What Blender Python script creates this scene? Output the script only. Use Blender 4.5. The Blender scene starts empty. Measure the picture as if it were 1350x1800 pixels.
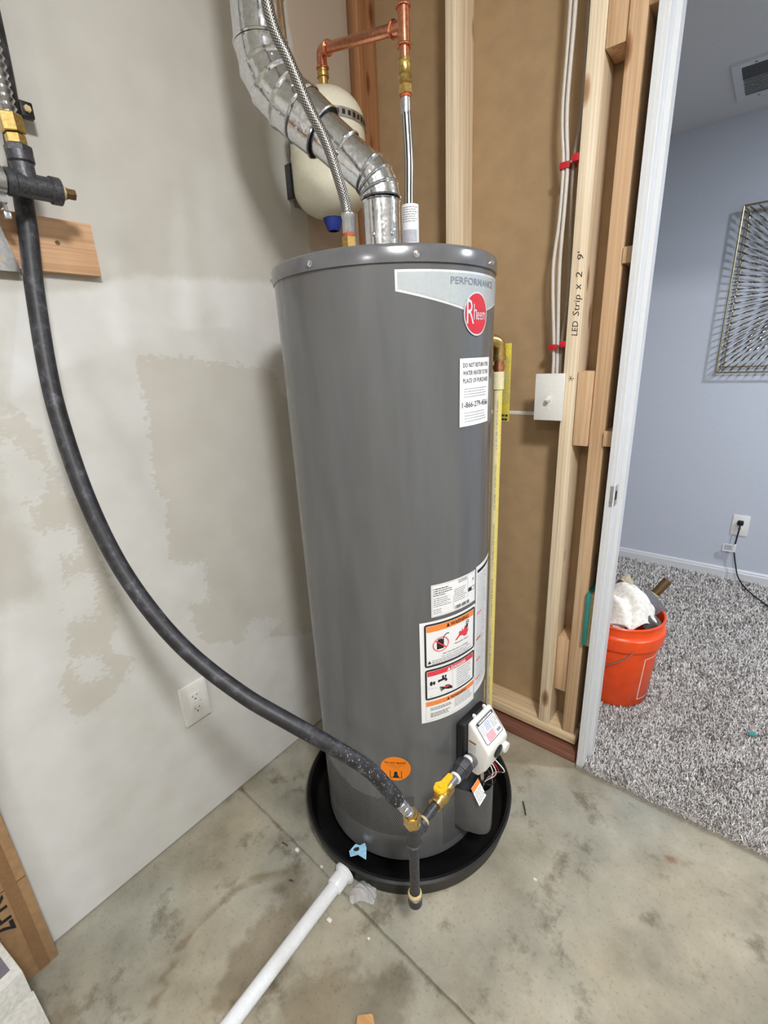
import bpy, math, random
import numpy as np
from mathutils import Vector, Matrix
random.seed(7); rng = np.random.default_rng(7)
PI = math.pi
scene = bpy.context.scene
COL = scene.collection

# ------------------------------------------------------------------ camera
cam = bpy.data.cameras.new('camera'); co = bpy.data.objects.new('camera', cam); COL.objects.link(co)
cam.sensor_fit = 'VERTICAL'; cam.sensor_height = 24.0; cam.lens = 810.8 / 1800 * 24.0
cam.clip_start = 0.02; cam.clip_end = 50
yaw, pitch, roll = math.radians(-39.475), math.radians(18.335), math.radians(-2.7965)
fwd = Vector((math.sin(yaw) * math.cos(pitch), math.cos(yaw) * math.cos(pitch), -math.sin(pitch)))
rt = Vector((math.cos(yaw), -math.sin(yaw), 0)); up = rt.cross(fwd)
r2 = rt * math.cos(roll) + up * math.sin(roll); u2 = up * math.cos(roll) - rt * math.sin(roll)
M = Matrix((r2, u2, -fwd)).transposed().to_4x4(); M.translation = (1.1241, -1.3169, 1.302)
co.matrix_world = M
scene.camera = co

# ------------------------------------------------------------------ world, exposure, lights
w = bpy.data.worlds.new('world'); scene.world = w; w.use_nodes = True
w.node_tree.nodes['Background'].inputs[0].default_value = (0.75, 0.8, 0.9, 1)
w.node_tree.nodes['Background'].inputs[1].default_value = 0.12
vs = scene.view_settings
vs.view_transform = 'Standard'; vs.look = 'None'; vs.exposure = 0.0; vs.gamma = 1.0; vs.use_curve_mapping = False
# round LED fitting and an added fill light on the utility-room ceiling (their glowing diffusers are built with the fittings further down)
LAMPS = [((1.68, -1.42), 0.14, 205.0), ((1.5, -2.9), 0.14, 60.0)]
LAMP_COLOUR = (0.985, 0.985, 1.0, 1)
# recessed can light in the ceiling of the carpeted room, right of the frame
CAN = (2.1, 0.68, 2.286)
L = bpy.data.lights.new('can_light', 'AREA'); L.shape = 'DISK'; L.size = 0.16; L.energy = 34; L.color = (0.84, 0.91, 1.0)
lo = bpy.data.objects.new('can_light', L); COL.objects.link(lo); lo.location = CAN

# ------------------------------------------------------------------ materials
def lin(c):
    if max(c) > 1.0: c = [v / 255 for v in c]
    return tuple((v / 12.92 if v <= 0.04045 else ((v + 0.055) / 1.055) ** 2.4) for v in c[:3]) + (1.0,)
class NT:
    def __init__(s, name):
        s.m = bpy.data.materials.new(name); s.m.use_nodes = True; s.t = s.m.node_tree
        s.b = s.t.nodes['Principled BSDF']
    def n(s, typ, **kw):
        nd = s.t.nodes.new(typ)
        for k, v in kw.items():
            if k.startswith('i_'):
                key = k[2:]; key = int(key) if key.isdigit() else key.replace('_', ' ')
                nd.inputs[key].default_value = v
            else: setattr(nd, k, v)
        return nd
    def l(s, a, ao, b, bi): s.t.links.new(a.outputs[ao], b.inputs[bi])
    def coord(s, scale, which='Object'):
        tc = s.n('ShaderNodeTexCoord'); mp = s.n('ShaderNodeMapping'); mp.inputs['Scale'].default_value = scale
        s.l(tc, which, mp, 0); return mp
    def ramp(s, stops, mode='LINEAR'):
        r = s.n('ShaderNodeValToRGB'); r.color_ramp.interpolation = mode; e = r.color_ramp.elements
        while len(e) < len(stops): e.new(0.5)
        for el, (p, c) in zip(e, stops): el.position = p; el.color = lin(c)
        return r
    def bump(s, src, out, strength, dist=0.001):
        b = s.n('ShaderNodeBump'); b.inputs['Strength'].default_value = strength; b.inputs['Distance'].default_value = dist
        s.l(src, out, b, 'Height'); s.l(b, 0, s.b, 'Normal'); return b
def simple(name, c, rough=0.5, metal=0.0, var=0.06, vscale=30.0, bump=0.0, coat=0.0, spec=None, trans=0.0):
    t = NT(name); t.b.inputs['Roughness'].default_value = rough; t.b.inputs['Metallic'].default_value = metal
    if coat: t.b.inputs['Coat Weight'].default_value = coat; t.b.inputs['Coat Roughness'].default_value = 0.12
    if spec is not None: t.b.inputs['Specular IOR Level'].default_value = spec
    if trans: t.b.inputs['Transmission Weight'].default_value = trans
    mp = t.coord((vscale,) * 3); nz = t.n('ShaderNodeTexNoise'); nz.inputs['Detail'].default_value = 4.0
    t.l(mp, 0, nz, 'Vector')
    a = [max(0, v * (1 - var)) for v in c]; b = [min(255, v * (1 + var)) for v in c]
    r = t.ramp([(0.3, a), (0.7, b)]); t.l(nz, 'Fac', r, 0); t.l(r, 0, t.b, 'Base Color')
    if bump: t.bump(nz, 'Fac', bump)
    return t.m
def wood(name, c1, c2, axis, knots=True, rough=0.62):
    t = NT(name); t.b.inputs['Roughness'].default_value = rough
    sc = [38, 38, 38]; sc['XYZ'.index(axis)] = 1.3
    mp = t.coord(tuple(sc)); nz = t.n('ShaderNodeTexNoise'); nz.inputs['Scale'].default_value = 1.0
    nz.inputs['Detail'].default_value = 5.0; nz.inputs['Distortion'].default_value = 0.9
    t.l(mp, 0, nz, 'Vector')
    sc2 = [70, 70, 70]; sc2['XYZ'.index(axis)] = 1.0
    mp2 = t.coord(tuple(sc2)); wv = t.n('ShaderNodeTexNoise'); wv.inputs['Scale'].default_value = 2.2; wv.inputs['Detail'].default_value = 3
    t.l(mp2, 0, wv, 'Vector')
    r1 = t.ramp([(0.28, c2), (0.5, [(a + b) / 2 for a, b in zip(c1, c2)]), (0.68, c1)]); t.l(nz, 'Fac', r1, 0)
    mx = t.n('ShaderNodeMixRGB', blend_type='MULTIPLY'); mx.inputs[0].default_value = 0.55
    r2_ = t.ramp([(0.35, (205, 190, 175)), (0.6, (255, 255, 255))]); t.l(wv, 'Fac', r2_, 0)
    t.l(r1, 0, mx, 1); t.l(r2_, 0, mx, 2)
    src = mx
    if knots:
        sk = [16, 16, 16]; sk['XYZ'.index(axis)] = 5.5
        mk = t.coord(tuple(sk)); vo = t.n('ShaderNodeTexVoronoi'); vo.inputs['Scale'].default_value = 0.9
        t.l(mk, 0, vo, 'Vector')
        rk = t.ramp([(0.05, (105, 72, 45)), (0.13, (190, 150, 110)), (0.2, (255, 255, 255))]); t.l(vo, 'Distance', rk, 0)
        m2 = t.n('ShaderNodeMixRGB', blend_type='MULTIPLY'); m2.inputs[0].default_value = 0.85
        t.l(src, 0, m2, 1); t.l(rk, 0, m2, 2); src = m2
    t.l(src, 0, t.b, 'Base Color'); t.bump(wv, 'Fac', 0.25, 0.0008)
    return t.m
def sdf_mask(t, attr, nscale, amp, soft, stretch=(1, 1, 1), detail=6.0):
    """mask of a patch: signed distance stored on the mesh, its edge broken up by noise"""
    at_ = t.n('ShaderNodeAttribute', attribute_name=attr)
    mp = t.coord(stretch); nz = t.n('ShaderNodeTexNoise'); nz.inputs['Scale'].default_value = nscale; nz.inputs['Detail'].default_value = detail
    nz.inputs['Roughness'].default_value = 0.62
    t.l(mp, 0, nz, 'Vector')
    a = t.n('ShaderNodeMath', operation='SUBTRACT'); t.l(nz, 'Fac', a, 0); a.inputs[1].default_value = 0.5
    b = t.n('ShaderNodeMath', operation='MULTIPLY_ADD'); t.l(a, 0, b, 0); b.inputs[1].default_value = amp; t.l(at_, 'Fac', b, 2)
    m = t.n('ShaderNodeMapRange', interpolation_type='SMOOTHSTEP'); t.l(b, 0, m, 0)
    m.inputs[1].default_value = -soft; m.inputs[2].default_value = soft
    return m
def mixc(t, fac, a, b, mode='MIX'):
    m = t.n('ShaderNodeMixRGB', blend_type=mode)
    if isinstance(fac, (int, float)): m.inputs[0].default_value = fac
    else: t.l(fac, 0, m, 0)
    for i, v in ((1, a), (2, b)):
        if isinstance(v, (tuple, list)): m.inputs[i].default_value = lin(v)
        else: t.l(v, 0, m, i)
    return m

def mat_plaster():
    t = NT('skimmed_drywall'); t.b.inputs['Roughness'].default_value = 0.72
    mp = t.coord((2.2, 2.2, 2.2)); nz = t.n('ShaderNodeTexNoise'); nz.inputs['Detail'].default_value = 4
    t.l(mp, 0, nz, 'Vector')
    mud = t.ramp([(0.3, (206, 205, 200)), (0.7, (216, 216, 213))]); t.l(nz, 'Fac', mud, 0)
    beige = t.ramp([(0.3, (190, 187, 178)), (0.7, (197, 194, 186))]); t.l(nz, 'Fac', beige, 0)
    dark = t.ramp([(0.3, (197, 194, 184)), (0.7, (204, 201, 192))]); t.l(nz, 'Fac', dark, 0)
    c = mixc(t, sdf_mask(t, 'beige', 9, 0.05, 0.012), mud, beige)
    c = mixc(t, sdf_mask(t, 'raw', 42, 0.075, 0.003, (1, 1.0, 1.6)), c, dark)
    c = mixc(t, sdf_mask(t, 'skip', 85, 0.10, 0.002, (1, 0.8, 1.7)), c, mud)
    c = mixc(t, sdf_mask(t, 'paper', 30, 0.01, 0.004), c, (184, 168, 150))
    c = mixc(t, sdf_mask(t, 'scuff', 90, 0.004, 0.001), c, (110, 102, 92))
    t.l(c, 0, t.b, 'Base Color')
    mp2 = t.coord((60, 60, 60)); n2 = t.n('ShaderNodeTexNoise'); n2.inputs['Detail'].default_value = 3; t.l(mp2, 0, n2, 'Vector')
    t.bump(n2, 'Fac', 0.08, 0.001)
    return t.m
def mat_concrete():
    t = NT('stained_concrete'); t.b.inputs['Roughness'].default_value = 0.58
    mp = t.coord((1, 1, 1)); n1 = t.n('ShaderNodeTexNoise'); n1.inputs['Scale'].default_value = 5.5; n1.inputs['Detail'].default_value = 9; n1.inputs['Roughness'].default_value = 0.62
    t.l(mp, 0, n1, 'Vector')
    c = t.ramp([(0.3, (134, 131, 120)), (0.44, (156, 153, 142)), (0.58, (169, 166, 155)), (0.75, (188, 185, 174))]); t.l(n1, 'Fac', c, 0)
    n2 = t.n('ShaderNodeTexNoise'); n2.inputs['Scale'].default_value = 2.3; n2.inputs['Detail'].default_value = 5; t.l(mp, 0, n2, 'Vector')
    warm = t.ramp([(0.38, (236, 238, 234)), (0.62, (255, 246, 230))]); t.l(n2, 'Fac', warm, 0)
    c = mixc(t, 1.0, c, warm, 'MULTIPLY')
    n3 = t.n('ShaderNodeTexNoise'); n3.inputs['Scale'].default_value = 120; n3.inputs['Detail'].default_value = 3; t.l(mp, 0, n3, 'Vector')
    sp = t.ramp([(0.28, (205, 200, 190)), (0.42, (255, 255, 255))]); t.l(n3, 'Fac', sp, 0)
    c = mixc(t, 0.55, c, sp, 'MULTIPLY')
    d = mixc(t, 1.0, c, (212, 205, 196), 'MULTIPLY')
    c = mixc(t, sdf_mask(t, 'damp', 13, 0.14, 0.018), c, d)
    d = mixc(t, 1.0, c, (214, 206, 194), 'MULTIPLY')
    c = mixc(t, sdf_mask(t, 'ring', 16, 0.02, 0.006), c, d)
    c = mixc(t, sdf_mask(t, 'rust', 26, 0.03, 0.008), c, (128, 102, 74))
    n4 = t.n('ShaderNodeTexNoise'); n4.inputs['Scale'].default_value = 7; n4.inputs['Detail'].default_value = 7; n4.inputs['Roughness'].default_value = 0.7
    mp4 = t.coord((1, 1, 1)); mp4.inputs['Location'].default_value = (3.3, 1.7, 0); t.l(mp4, 0, n4, 'Vector')
    bl = t.ramp([(0.34, (168, 160, 148)), (0.45, (255, 255, 255))]); t.l(n4, 'Fac', bl, 0)
    c = mixc(t, 0.8, c, bl, 'MULTIPLY')
    t.l(c, 0, t.b, 'Base Color'); t.bump(n3, 'Fac', 0.12, 0.001)
    return t.m
def mat_galv(name='galvanised_steel', spangle=True):
    t = NT(name); t.b.inputs['Metallic'].default_value = 1.0
    mp = t.coord((230,) * 3); v = t.n('ShaderNodeTexVoronoi'); v.inputs['Scale'].default_value = 1.0; t.l(mp, 0, v, 'Vector')
    r = t.ramp([(0.0, (208, 211, 216)), (0.5, (222, 225, 229)), (1.0, (236, 238, 240))]); t.l(v, 'Color', r, 0); t.l(r, 0, t.b, 'Base Color')
    rr = t.n('ShaderNodeMapRange'); t.l(v, 'Color', rr, 0); rr.inputs[3].default_value = 0.12; rr.inputs[4].default_value = 0.22
    t.l(rr, 0, t.b, 'Roughness')
    mp2 = t.coord((9,) * 3); n = t.n('ShaderNodeTexNoise'); t.l(mp2, 0, n, 'Vector'); t.bump(n, 'Fac', 0.18, 0.006)
    return t.m
def mat_braid():
    t = NT('braided_steel'); t.b.inputs['Metallic'].default_value = 0.9; t.b.inputs['Roughness'].default_value = 0.33
    a = t.coord((1, 1, 1), 'UV')
    outs = []
    for sgn in (1, -1):
        mp = t.n('ShaderNodeMapping'); t.l(a, 0, mp, 0); mp.inputs['Scale'].default_value = (12, 210, 1); mp.inputs['Rotation'].default_value = (0, 0, 0)
        sx = t.n('ShaderNodeSeparateXYZ'); t.l(mp, 0, sx, 0)
        m = t.n('ShaderNodeMath', operation='MULTIPLY_ADD'); t.l(sx, 'X', m, 0); m.inputs[1].default_value = sgn; t.l(sx, 'Y', m, 2)
        f = t.n('ShaderNodeMath', operation='PINGPONG'); t.l(m, 0, f, 0); f.inputs[1].default_value = 0.5; outs.append(f)
    mu = t.n('ShaderNodeMath', operation='MULTIPLY'); t.l(outs[0], 0, mu, 0); t.l(outs[1], 0, mu, 1)
    r = t.ramp([(0.0, (58, 56, 55)), (0.09, (158, 155, 150)), (0.25, (226, 224, 220))]); t.l(mu, 0, r, 0); t.l(r, 0, t.b, 'Base Color')
    t.bump(mu, 0, 0.6, 0.002)
    return t.m
def mat_braid_strip():
    t = NT('striped_braid'); t.b.inputs['Metallic'].default_value = 0.7; t.b.inputs['Roughness'].default_value = 0.32
    a = t.coord((1, 1, 1), 'UV'); sx = t.n('ShaderNodeSeparateXYZ'); t.l(a, 0, sx, 0)
    m = t.n('ShaderNodeMath', operation='MULTIPLY'); t.l(sx, 'X', m, 0); m.inputs[1].default_value = 9
    f = t.n('ShaderNodeMath', operation='PINGPONG'); t.l(m, 0, f, 0); f.inputs[1].default_value = 0.5
    r = t.ramp([(0.16, (52, 50, 50)), (0.3, (200, 198, 194))]); t.l(f, 0, r, 0); t.l(r, 0, t.b, 'Base Color'); return t.m
def mat_attr(name, attr, rough):
    t = NT(name); t.b.inputs['Roughness'].default_value = rough
    a = t.n('ShaderNodeAttribute', attribute_name=attr); t.l(a, 'Color', t.b, 'Base Color'); return t.m
def mat_rubber():
    t = NT('dusty_black_rubber'); t.b.inputs['Roughness'].default_value = 0.5
    mp = t.coord((9, 9, 9)); n = t.n('ShaderNodeTexNoise'); n.inputs['Detail'].default_value = 8; n.inputs['Roughness'].default_value = 0.7; t.l(mp, 0, n, 'Vector')
    r = t.ramp([(0.42, (26, 26, 29)), (0.55, (42, 42, 47)), (0.66, (78, 78, 85)), (0.74, (112, 112, 118))]); t.l(n, 'Fac', r, 0)
    mp2 = t.coord((55, 55, 55)); n2 = t.n('ShaderNodeTexNoise'); n2.inputs['Detail'].default_value = 5; t.l(mp2, 0, n2, 'Vector')
    at_ = t.n('ShaderNodeAttribute', attribute_name='dust')
    mm = t.n('ShaderNodeMath', operation='MULTIPLY_ADD'); t.l(at_, 'Fac', mm, 0); mm.inputs[1].default_value = 0.22; t.l(n2, 'Fac', mm, 2)
    ms = t.n('ShaderNodeMapRange'); t.l(mm, 0, ms, 0); ms.inputs[1].default_value = 0.77; ms.inputs[2].default_value = 0.86
    c = mixc(t, ms, r, (165, 165, 168)); t.l(c, 0, t.b, 'Base Color'); return t.m
def mat_glossy_jacket():
    t = NT('grey_enamel'); t.b.inputs['Roughness'].default_value = 0.24
    t.b.inputs['Base Color'].default_value = lin((108, 107, 106)); t.b.inputs['Coat Weight'].default_value = 0.25; t.b.inputs['Coat Roughness'].default_value = 0.1
    mp = t.coord((5, 5, 0.8)); n = t.n('ShaderNodeTexNoise'); n.inputs['Detail'].default_value = 2; t.l(mp, 0, n, 'Vector')
    r = t.ramp([(0.3, (88, 89, 90)), (0.7, (95, 96, 97))]); t.l(n, 'Fac', r, 0)
    # pale rubbed smudge low on the left side
    tc = t.n('ShaderNodeTexCoord'); vd = t.n('ShaderNodeVectorMath', operation='DISTANCE'); t.l(tc, 'Object', vd, 0); vd.inputs[1].default_value = (0.0422, -0.2307, 0.075)
    n2 = t.n('ShaderNodeTexNoise'); mp2 = t.coord((70, 70, 30)); t.l(mp2, 0, n2, 'Vector'); n2.inputs['Detail'].default_value = 5
    md = t.n('ShaderNodeMapRange'); t.l(vd, 'Value', md, 0); md.inputs[1].default_value = 0.0; md.inputs[2].default_value = 0.03; md.inputs[3].default_value = 1.0; md.inputs[4].default_value = 0.0
    mu = t.n('ShaderNodeMath', operation='MULTIPLY'); t.l(md, 0, mu, 0); t.l(n2, 'Fac', mu, 1)
    ms = t.n('ShaderNodeMapRange'); t.l(mu, 0, ms, 0); ms.inputs[1].default_value = 0.22; ms.inputs[2].default_value = 0.6
    c = mixc(t, ms, r, (150, 160, 170)); t.l(c, 0, t.b, 'Base Color')
    t.bump(n, 'Fac', 0.25, 0.012); return t.m
def mat_osb(c):
    return simple('osb', c, 0.8, var=0.25, vscale=160, bump=0.3)
def mat_clear():
    t = NT('clear_film'); t.b.inputs['Roughness'].default_value = 0.12; t.b.inputs['Alpha'].default_value = 0.42
    t.b.inputs['Base Color'].default_value = lin((225, 228, 232)); return t.m
def mat_redfilm():
    return simple('red_print', (205, 60, 70), 0.4)

MT = dict(
 plaster=mat_plaster(), concrete=mat_concrete(), galv=mat_galv(), braid=mat_braid(), braid2=mat_braid_strip(), rubber=mat_rubber(), jacket=mat_glossy_jacket(),
 stud_z=wood('pine_stud', (248, 234, 208), (238, 216, 182), 'Z'), stud_warm=wood('fir_stud', (226, 196, 160), (206, 168, 128), 'Z'),
 stud_shaded=wood('shaded_knotty_fir_stud', (200, 150, 106), (168, 116, 76), 'Z'),  # corner stud: low light there is put into a darker wood colour
 plate_x=wood('pine_plate', (236, 214, 178), (216, 188, 148), 'X'), sill_x=wood('redwood_sill', (146, 98, 78), (112, 70, 54), 'X', False),
 board_y=wood('cedar_board', (222, 184, 146), (204, 160, 122), 'Y', False), block_z=wood('fir_block', (222, 188, 150), (206, 168, 128), 'Z', False),
 chip=wood('wood_chip', (212, 168, 112), (180, 134, 84), 'X', False),
 brown=simple('brown_drywall_paper', (170, 142, 106), 0.85, var=0.035, vscale=4, bump=0.02),
 gyp=simple('white_gypsum', (222, 218, 208), 0.9, var=0.08, vscale=90, bump=0.2),
 bluewall=simple('blue_grey_paint', (196, 202, 213), 0.6, var=0.02, vscale=60, bump=0.08),
 ceilmat=simple('grey_ceiling_paint', (214, 214, 214), 0.9, var=0.05, vscale=120, bump=0.25),
 roomwall=simple('room_wall_paint', (205, 202, 194), 0.8, var=0.03),
 white_trim=simple('white_semi_gloss', (214, 216, 218), 0.35, var=0.004, vscale=8),
 white_plastic=simple('white_plastic', (234, 233, 228), 0.3, var=0.015), white_pvc=simple('white_pvc', (226, 228, 232), 0.28, var=0.02),
 carpet_base=simple('carpet_backing', (150, 143, 136), 0.95, var=0.2, vscale=80),
 pile=mat_attr('carpet_pile', 'tint', 0.95), copper=simple('copper', (222, 152, 120), 0.22, 1.0, var=0.12, vscale=40),
 brass=simple('brass', (206, 176, 110), 0.3, 1.0, var=0.1, vscale=40), brass_dull=simple('tape_dull_brass', (196, 176, 130), 0.6, 0.2, var=0.15, vscale=90),
 iron=simple('black_iron', (74, 74, 78), 0.42, 0.55, var=0.22, vscale=60, bump=0.15), iron_grey=simple('grey_iron', (128, 132, 138), 0.38, 0.6, var=0.1, vscale=60),
 steel=simple('zinc_steel', (196, 198, 202), 0.28, 1.0, var=0.06), chrome=simple('chrome_screw', (220, 222, 226), 0.15, 1.0, var=0.03),
 black_plastic=simple('black_plastic', (14, 14, 15), 0.42, var=0.1), black=simple('black', (16, 16, 17), 0.6, var=0.05),
 cream_tank=simple('cream_enamel', (226, 222, 200), 0.3, var=0.02, coat=0.3), blue_cap=simple('blue_plastic', (26, 52, 140), 0.4, var=0.05),
 fibre_red=simple('fibre_washer', (176, 74, 40), 0.6), red_plastic=simple('red_plastic', (196, 32, 44), 0.4, var=0.06), yellow=simple('yellow_plastic', (244, 190, 30), 0.4, var=0.05),
 tag_yellow=simple('yellow_tag', (206, 192, 72), 0.5, var=0.04), cpvc=simple('cream_cpvc', (236, 226, 186), 0.35, var=0.03), cpvc_stripe=simple('yellow_stripe', (240, 222, 128), 0.35, var=0.03),
 cable=simple('white_cable_sheath', (214, 208, 200), 0.4, var=0.01), cable_grey=simple('grey_cable_sheath', (150, 140, 128), 0.5, var=0.05),
 paper=simple('white_paper', (238, 238, 238), 0.5, var=0.01), ink=simple('black_ink', (30, 30, 32), 0.5, var=0.05), ink_grey=simple('grey_ink', (140, 140, 146), 0.6, var=0.05),
 ink_light=simple('pale_grey_ink', (176, 178, 184), 0.6, var=0.05),
 orange_ink=simple('orange_ink', (240, 138, 64), 0.5, var=0.03), red_ink=simple('red_ink', (222, 62, 76), 0.5, var=0.03), blue_ink=simple('blue_ink', (150, 165, 205), 0.5, var=0.03),
 pink_ink=simple('pink_ink', (238, 140, 152), 0.5, var=0.03), pale_pink=simple('pale_pink', (246, 206, 210), 0.5, var=0.02), brown_ink=simple('brown_ink', (168, 104, 40), 0.5, var=0.03),
 orange_sticker=simple('orange_sticker', (252, 138, 20), 0.45, var=0.02), badge_silver=simple('badge_silver', (228, 230, 232), 0.3, 0.4, var=0.02),
 badge_grey=simple('badge_grey', (180, 187, 190), 0.25, 0.15, var=0.02), badge_text=simple('badge_text', (132, 140, 152), 0.3, 0.3, var=0.02),
 logo_red=simple('logo_red', (200, 38, 50), 0.3, var=0.03), jacket_flat=simple('dark_grey_enamel', (84, 84, 85), 0.3, var=0.04, vscale=12), hole=simple('dark_hole', (22, 22, 22), 0.7),
 lidm=simple('lid_grey_enamel', (94, 94, 97), 0.22, var=0.03, vscale=10, coat=0.3),
 cardboard=simple('cardboard', (164, 130, 92), 0.8, var=0.06, vscale=12, bump=0.08), carton=simple('white_carton', (206, 204, 198), 0.7, var=0.06, vscale=25), carton_grey=simple('purple_grey_print', (110, 108, 118), 0.6, var=0.04),
 bucket=simple('orange_bucket', (246, 84, 28), 0.33, var=0.03, vscale=6), rag=simple('white_rag', (236, 232, 224), 0.9, var=0.08, vscale=18, bump=0.3),
 maroon=simple('maroon', (96, 36, 34), 0.5, var=0.15), grey_sheet=simple('grey_sheet', (140, 144, 152), 0.45, 0.4, var=0.08), darkpipe=simple('old_brown_pipe', (96, 74, 48), 0.5, 0.4, var=0.25, vscale=80),
 blue_tag=simple('torn_blue_label', (150, 196, 226), 0.5, var=0.08), clear=mat_clear(), redp=mat_redfilm(), teal=simple('teal', (48, 132, 124), 0.6, var=0.06), osb=mat_osb((186, 158, 112)),
 gold=simple('antique_gold_wire', (168, 156, 124), 0.34, 1.0, var=0.12), darkgold=simple('dark_bronze_rod', (140, 134, 122), 0.22, 1.0, var=0.25, vscale=60),
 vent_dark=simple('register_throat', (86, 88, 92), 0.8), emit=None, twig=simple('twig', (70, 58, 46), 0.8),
)
def lit(st):
    t = NT('lit_diffuser'); t.b.inputs['Emission Color'].default_value = LAMP_COLOUR; t.b.inputs['Emission Strength'].default_value = st; return t.m

# ------------------------------------------------------------------ mesh helpers (everything is given in world metres)
class MB:
    def __init__(s): s.v = []; s.f = []; s.uv = []
    def add(s, V, F, UV=None):
        o = len(s.v); s.v.extend([tuple(x) for x in V]); s.f.extend([tuple(i + o for i in f) for f in F])
        s.uv.extend(UV if UV is not None else [(0, 0)] * len(V)); return s
    def box(s, a, b, M=None, bev=0.0):
        x0, y0, z0 = a; x1, y1, z1 = b
        if x0 > x1: x0, x1 = x1, x0
        if y0 > y1: y0, y1 = y1, y0
        if z0 > z1: z0, z1 = z1, z0
        if bev <= 0:
            V = [(x0, y0, z0), (x1, y0, z0), (x1, y1, z0), (x0, y1, z0), (x0, y0, z1), (x1, y0, z1), (x1, y1, z1), (x0, y1, z1)]
            F = [(0, 3, 2, 1), (4, 5, 6, 7), (0, 1, 5, 4), (1, 2, 6, 5), (2, 3, 7, 6), (3, 0, 4, 7)]
        else:
            import bmesh
            bm = bmesh.new(); bmesh.ops.create_cube(bm, size=1)
            for v in bm.verts: v.co = ((x0 + x1) / 2 + v.co.x * (x1 - x0), (y0 + y1) / 2 + v.co.y * (y1 - y0), (z0 + z1) / 2 + v.co.z * (z1 - z0))
            bmesh.ops.bevel(bm, geom=bm.edges[:], offset=bev, segments=2, affect='EDGES', profile=0.5)
            bm.verts.index_update(); V = [v.co.copy() for v in bm.verts]; F = [[v.index for v in f.verts] for f in bm.faces]; bm.free()
        if M is not None: V = [M @ Vector(v) for v in V]
        return s.add(V, F)
    def lathe(s, prof, o=(0, 0, 0), ax=(0, 0, 1), n=32, a0=0, a1=2 * PI, cap=False):
        """prof: list of (r, h) along axis ax from o"""
        ax = Vector(ax).normalized(); ex = ax.orthogonal().normalized() if abs(ax.z) < 0.999 else Vector((1, 0, 0)); ey = ax.cross(ex); o = Vector(o)
        full = abs(a1 - a0 - 2 * PI) < 1e-6; m = n if full else n + 1
        V = []; UV = []
        for (r, h) in prof:
            for i in range(m):
                a = a0 + (a1 - a0) * i / n
                V.append(o + ax * h + (ex * math.cos(a) + ey * math.sin(a)) * r); UV.append((i / n, h))
        F = []
        for j in range(len(prof) - 1):
            for i in range(n):
                i2 = (i + 1) % m
                F.append((j * m + i, j * m + i2, (j + 1) * m + i2, (j + 1) * m + i))
        if cap:
            F.append(tuple(reversed(range(m)))); F.append(tuple(range((len(prof) - 1) * m, len(prof) * m)))
        return s.add(V, F, UV)
    def cyl(s, a, b, r, r_b=None, n=20, cap=True, ch=0.0):
        a, b = Vector(a), Vector(b); L = (b - a).length; r_b = r if r_b is None else r_b
        if ch: prof = [(r - ch, 0), (r, ch), (r_b, L - ch), (r_b - ch, L)]
        else: prof = [(r, 0), (r_b, L)]
        return s.lathe(prof, a, b - a, n, cap=cap)
    def hexa(s, a, b, r, ch=0.0015): return s.cyl(a, b, r, n=6, ch=ch)
    def tube(s, P, R, n=16, cap=True):
        P = [Vector(p) for p in P]; m = len(P); R = [R] * m if isinstance(R, (int, float)) else R
        T = []
        for i in range(m):
            d = (P[min(i + 1, m - 1)] - P[max(i - 1, 0)]); T.append(d.normalized())
        nrm = T[0].orthogonal().normalized(); V = []; UV = []; L = 0
        for i in range(m):
            if i:
                L += (P[i] - P[i - 1]).length
                q = T[i - 1].rotation_difference(T[i]); nrm = (q @ nrm).normalized()
            nrm = (nrm - T[i] * nrm.dot(T[i])).normalized(); b = T[i].cross(nrm)
            for k in range(n):
                a = 2 * PI * k / n; V.append(P[i] + (nrm * math.cos(a) + b * math.sin(a)) * R[i]); UV.append((k / n, L))
        F = []
        for i in range(m - 1):
            for k in range(n): F.append((i * n + k, i * n + (k + 1) % n, (i + 1) * n + (k + 1) % n, (i + 1) * n + k))
        if cap: F.append(tuple(reversed(range(n)))); F.append(tuple(range((m - 1) * n, m * n)))
        return s.add(V, F, UV)
    def ring(s, c, ax, R, r, n=32, m=8):
        ax = Vector(ax).normalized()
        return s.lathe([(R + r * math.cos(2 * PI * k / m), r * math.sin(2 * PI * k / m)) for k in range(m + 1)], c, ax, n)
def root(name, loc, label=None, cat=None, group=None, kind=None):
    o = bpy.data.objects.new(name, None); COL.objects.link(o); o.location = loc; o.empty_display_size = 0.05
    return tag(o, label, cat, group, kind)
def tag(o, label=None, cat=None, group=None, kind=None):
    if label: o['label'] = label
    if cat: o['category'] = cat
    if group: o['group'] = group
    if kind: o['kind'] = kind
    return o
ORI = {}
def obj(name, mb, mat, parent=None, smooth=True, label=None, angle=35, kind=None, loc=None):
    """one mesh object; parented pieces are stored relative to the origin of their thing"""
    me = bpy.data.meshes.new(name)
    if parent is not None: off = Vector(ORI.get(parent.name, parent.location))
    elif loc is not None: off = Vector(loc)
    else: off = Vector((0, 0, 0))
    me.from_pydata([(v[0] - off.x, v[1] - off.y, v[2] - off.z) for v in mb.v], [], mb.f)
    uvl = me.uv_layers.new(name='UVMap')
    idx = np.empty(len(me.loops), dtype=np.int32); me.loops.foreach_get('vertex_index', idx)
    uvs = np.array(mb.uv, dtype=np.float32)[idx]; uvl.data.foreach_set('uv', uvs.ravel())
    me.materials.append(MT[mat] if isinstance(mat, str) else mat)
    o = bpy.data.objects.new(name, me); COL.objects.link(o)
    if parent is not None: o.parent = parent
    else: o.location = off
    ORI[o.name] = off
    if smooth:
        me.polygons.foreach_set('use_smooth', [True] * len(me.polygons))
        try: me.set_sharp_from_angle(angle=math.radians(angle))
        except Exception: pass
    if label: o['label'] = label
    if kind: o['kind'] = kind
    return o
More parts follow.
